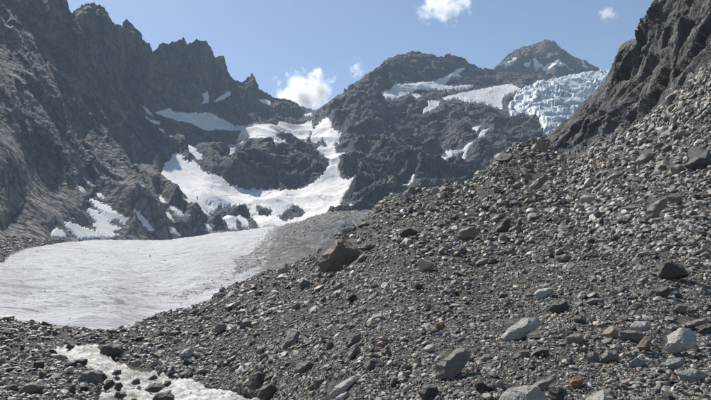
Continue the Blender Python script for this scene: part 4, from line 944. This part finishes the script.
def build_rubble():
    r = np.random.default_rng(9); n = 9000; px = r.uniform(-20, 66, n); py = r.uniform(236, 264, n)
    up = np.interp(px, [-20, 0, 20, 45, 66], [236, 238, 239, 241, 240]); lo = np.interp(px, [-20, 0, 12, 40, 66], [272, 268, 262, 252, 246])
    ok = (py > up) & (py < lo); px, py = px[ok], py[ok]
    scatter("ridge_foot_rubble", S_MT, px, py, np.minimum(0.8 + 0.5 * r.pareto(2.2, len(px)), 4), r, "dark rubble strip between the ridge foot and the glacier", "rubble", 0.5, 0.1, COLS * 0.8)
build_rubble()
def build_cliff_scree():
    r = np.random.default_rng(19); n = 16000; px = r.uniform(540, 712, n); py = r.uniform(60, 175, n)
    e = np.interp(px, MO_TOP[:, 0], MO_TOP[:, 1]) - py; gully = smooth(-3, 5, poly_sdf(px, py, [(590,152),(610,128),(630,112),(652,98),(664,94),(652,114),(626,138),(600,154)]))
    ok = (e > -3) & (r.uniform(size=n) < np.maximum(smooth(9, 0, e), gully) * (0.35 + 0.65 * (perlin(np.stack([px / 9, py / 9, px * 0], -1)) > -0.1)))
    px, py = px[ok], py[ok]
    scatter("cliff_foot_scree", S_CL, px, py, np.minimum(0.9 + 0.6 * r.pareto(2.1, len(px)), 5), r, "fine grey scree banked along the foot of the dark cliff", "scree", 0.5, 0.1, COLS * 0.85)
build_cliff_scree()

# ------------------------------------------------------------------ clouds beyond the ridge
def cloud(label, cx, cy, wpx, hpx, Y, dens, seed, lumps=7):
    a, t = ray(cx, cy); w, h = wpx * Y / F, hpx * Y / F
    V, T = ico(4); V = V.copy(); r = np.random.default_rng(seed)
    V = V * (1 + 0.25 * fbm(V * 1.7 + seed, 3))[:, None]
    me = mesh_from("cloud", V * np.array([w, w * 0.7, h]) * 0.62, T)
    m = bpy.data.materials.new("cloud_vapour"); m.use_nodes = True; nt = m.node_tree; nt.nodes.clear()
    N = NT.__new__(NT); N.m, N.t, N.n = m, nt, nt.nodes
    out = nt.nodes.new("ShaderNodeOutputMaterial"); pv = nt.nodes.new("ShaderNodeVolumePrincipled")
    tc = nt.nodes.new("ShaderNodeTexCoord").outputs["Object"]; N.co = tc
    sc = N.mapping((2 / (w * 1.1), 2 / (w * 0.75), 2 / (h * 1.1)))
    ln = nt.nodes.new("ShaderNodeVectorMath"); ln.operation = 'LENGTH'; nt.links.new(sc, ln.inputs[0])
    off = N.mapping((1, 1, 1)); off.node.inputs["Location"].default_value = (seed * 911.0, 0, 0)
    n = N.noise(5.0 / max(w, h), 8, 0.62, off)
    f = N.math('SUBTRACT', N.math('ADD', N.math('MULTIPLY', N.math('SUBTRACT', n, 0.5), 3.4), 0.72), ln.outputs["Value"])
    d = N.math('MULTIPLY', N.math('MULTIPLY', f, 1.6, True), dens)
    nt.links.new(d, pv.inputs["Density"]); pv.inputs["Color"].default_value = (1, 1, 1, 1); pv.inputs["Anisotropy"].default_value = 0.6
    nt.links.new(pv.outputs[0], out.inputs["Volume"])
    o = link("cloud", me, m, label, "cloud", "small clouds in the blue sky"); o.location = (a * Y, Y, t * Y)
cloud("white puffy cloud peeking over the col between ridge and dome", 306, 95, 66, 52, 5200, 0.03, 1)
cloud("ragged white cloud wisp at the top edge of the sky", 443, 5, 60, 40, 5200, 0.012, 2)
cloud("tiny cloud puff above the distant peak's eastern side", 608, 14, 22, 15, 5200, 0.016, 3)
cloud("faint thin cloud shred beside the dome's western slope", 357, 69, 16, 24, 5200, 0.010, 4)

# ------------------------------------------------------------------ haze
def build_haze():
    x0, x1, y0, y1, z0, z1 = -1700, 1700, -60, 3100, -60, 1200
    V = np.array([(x, y, z) for z in (z0, z1) for y in (y0, y1) for x in (x0, x1)], float)
    Q = np.array([[0, 2, 3, 1], [4, 5, 7, 6], [0, 1, 5, 4], [2, 6, 7, 3], [0, 4, 6, 2], [1, 3, 7, 5]])
    m = bpy.data.materials.new("haze_air"); m.use_nodes = True; nt = m.node_tree; nt.nodes.clear()
    out = nt.nodes.new("ShaderNodeOutputMaterial"); pv = nt.nodes.new("ShaderNodeVolumePrincipled")
    pv.inputs["Color"].default_value = (0.62, 0.80, 1.0, 1); pv.inputs["Density"].default_value = 0.000078; pv.inputs["Anisotropy"].default_value = 0.0
    nt.links.new(pv.outputs[0], out.inputs["Volume"])
    link("haze", mesh_from("haze", V, Q, False), m, "thin blue mountain haze over the whole valley", "haze", None, "stuff")
build_haze()
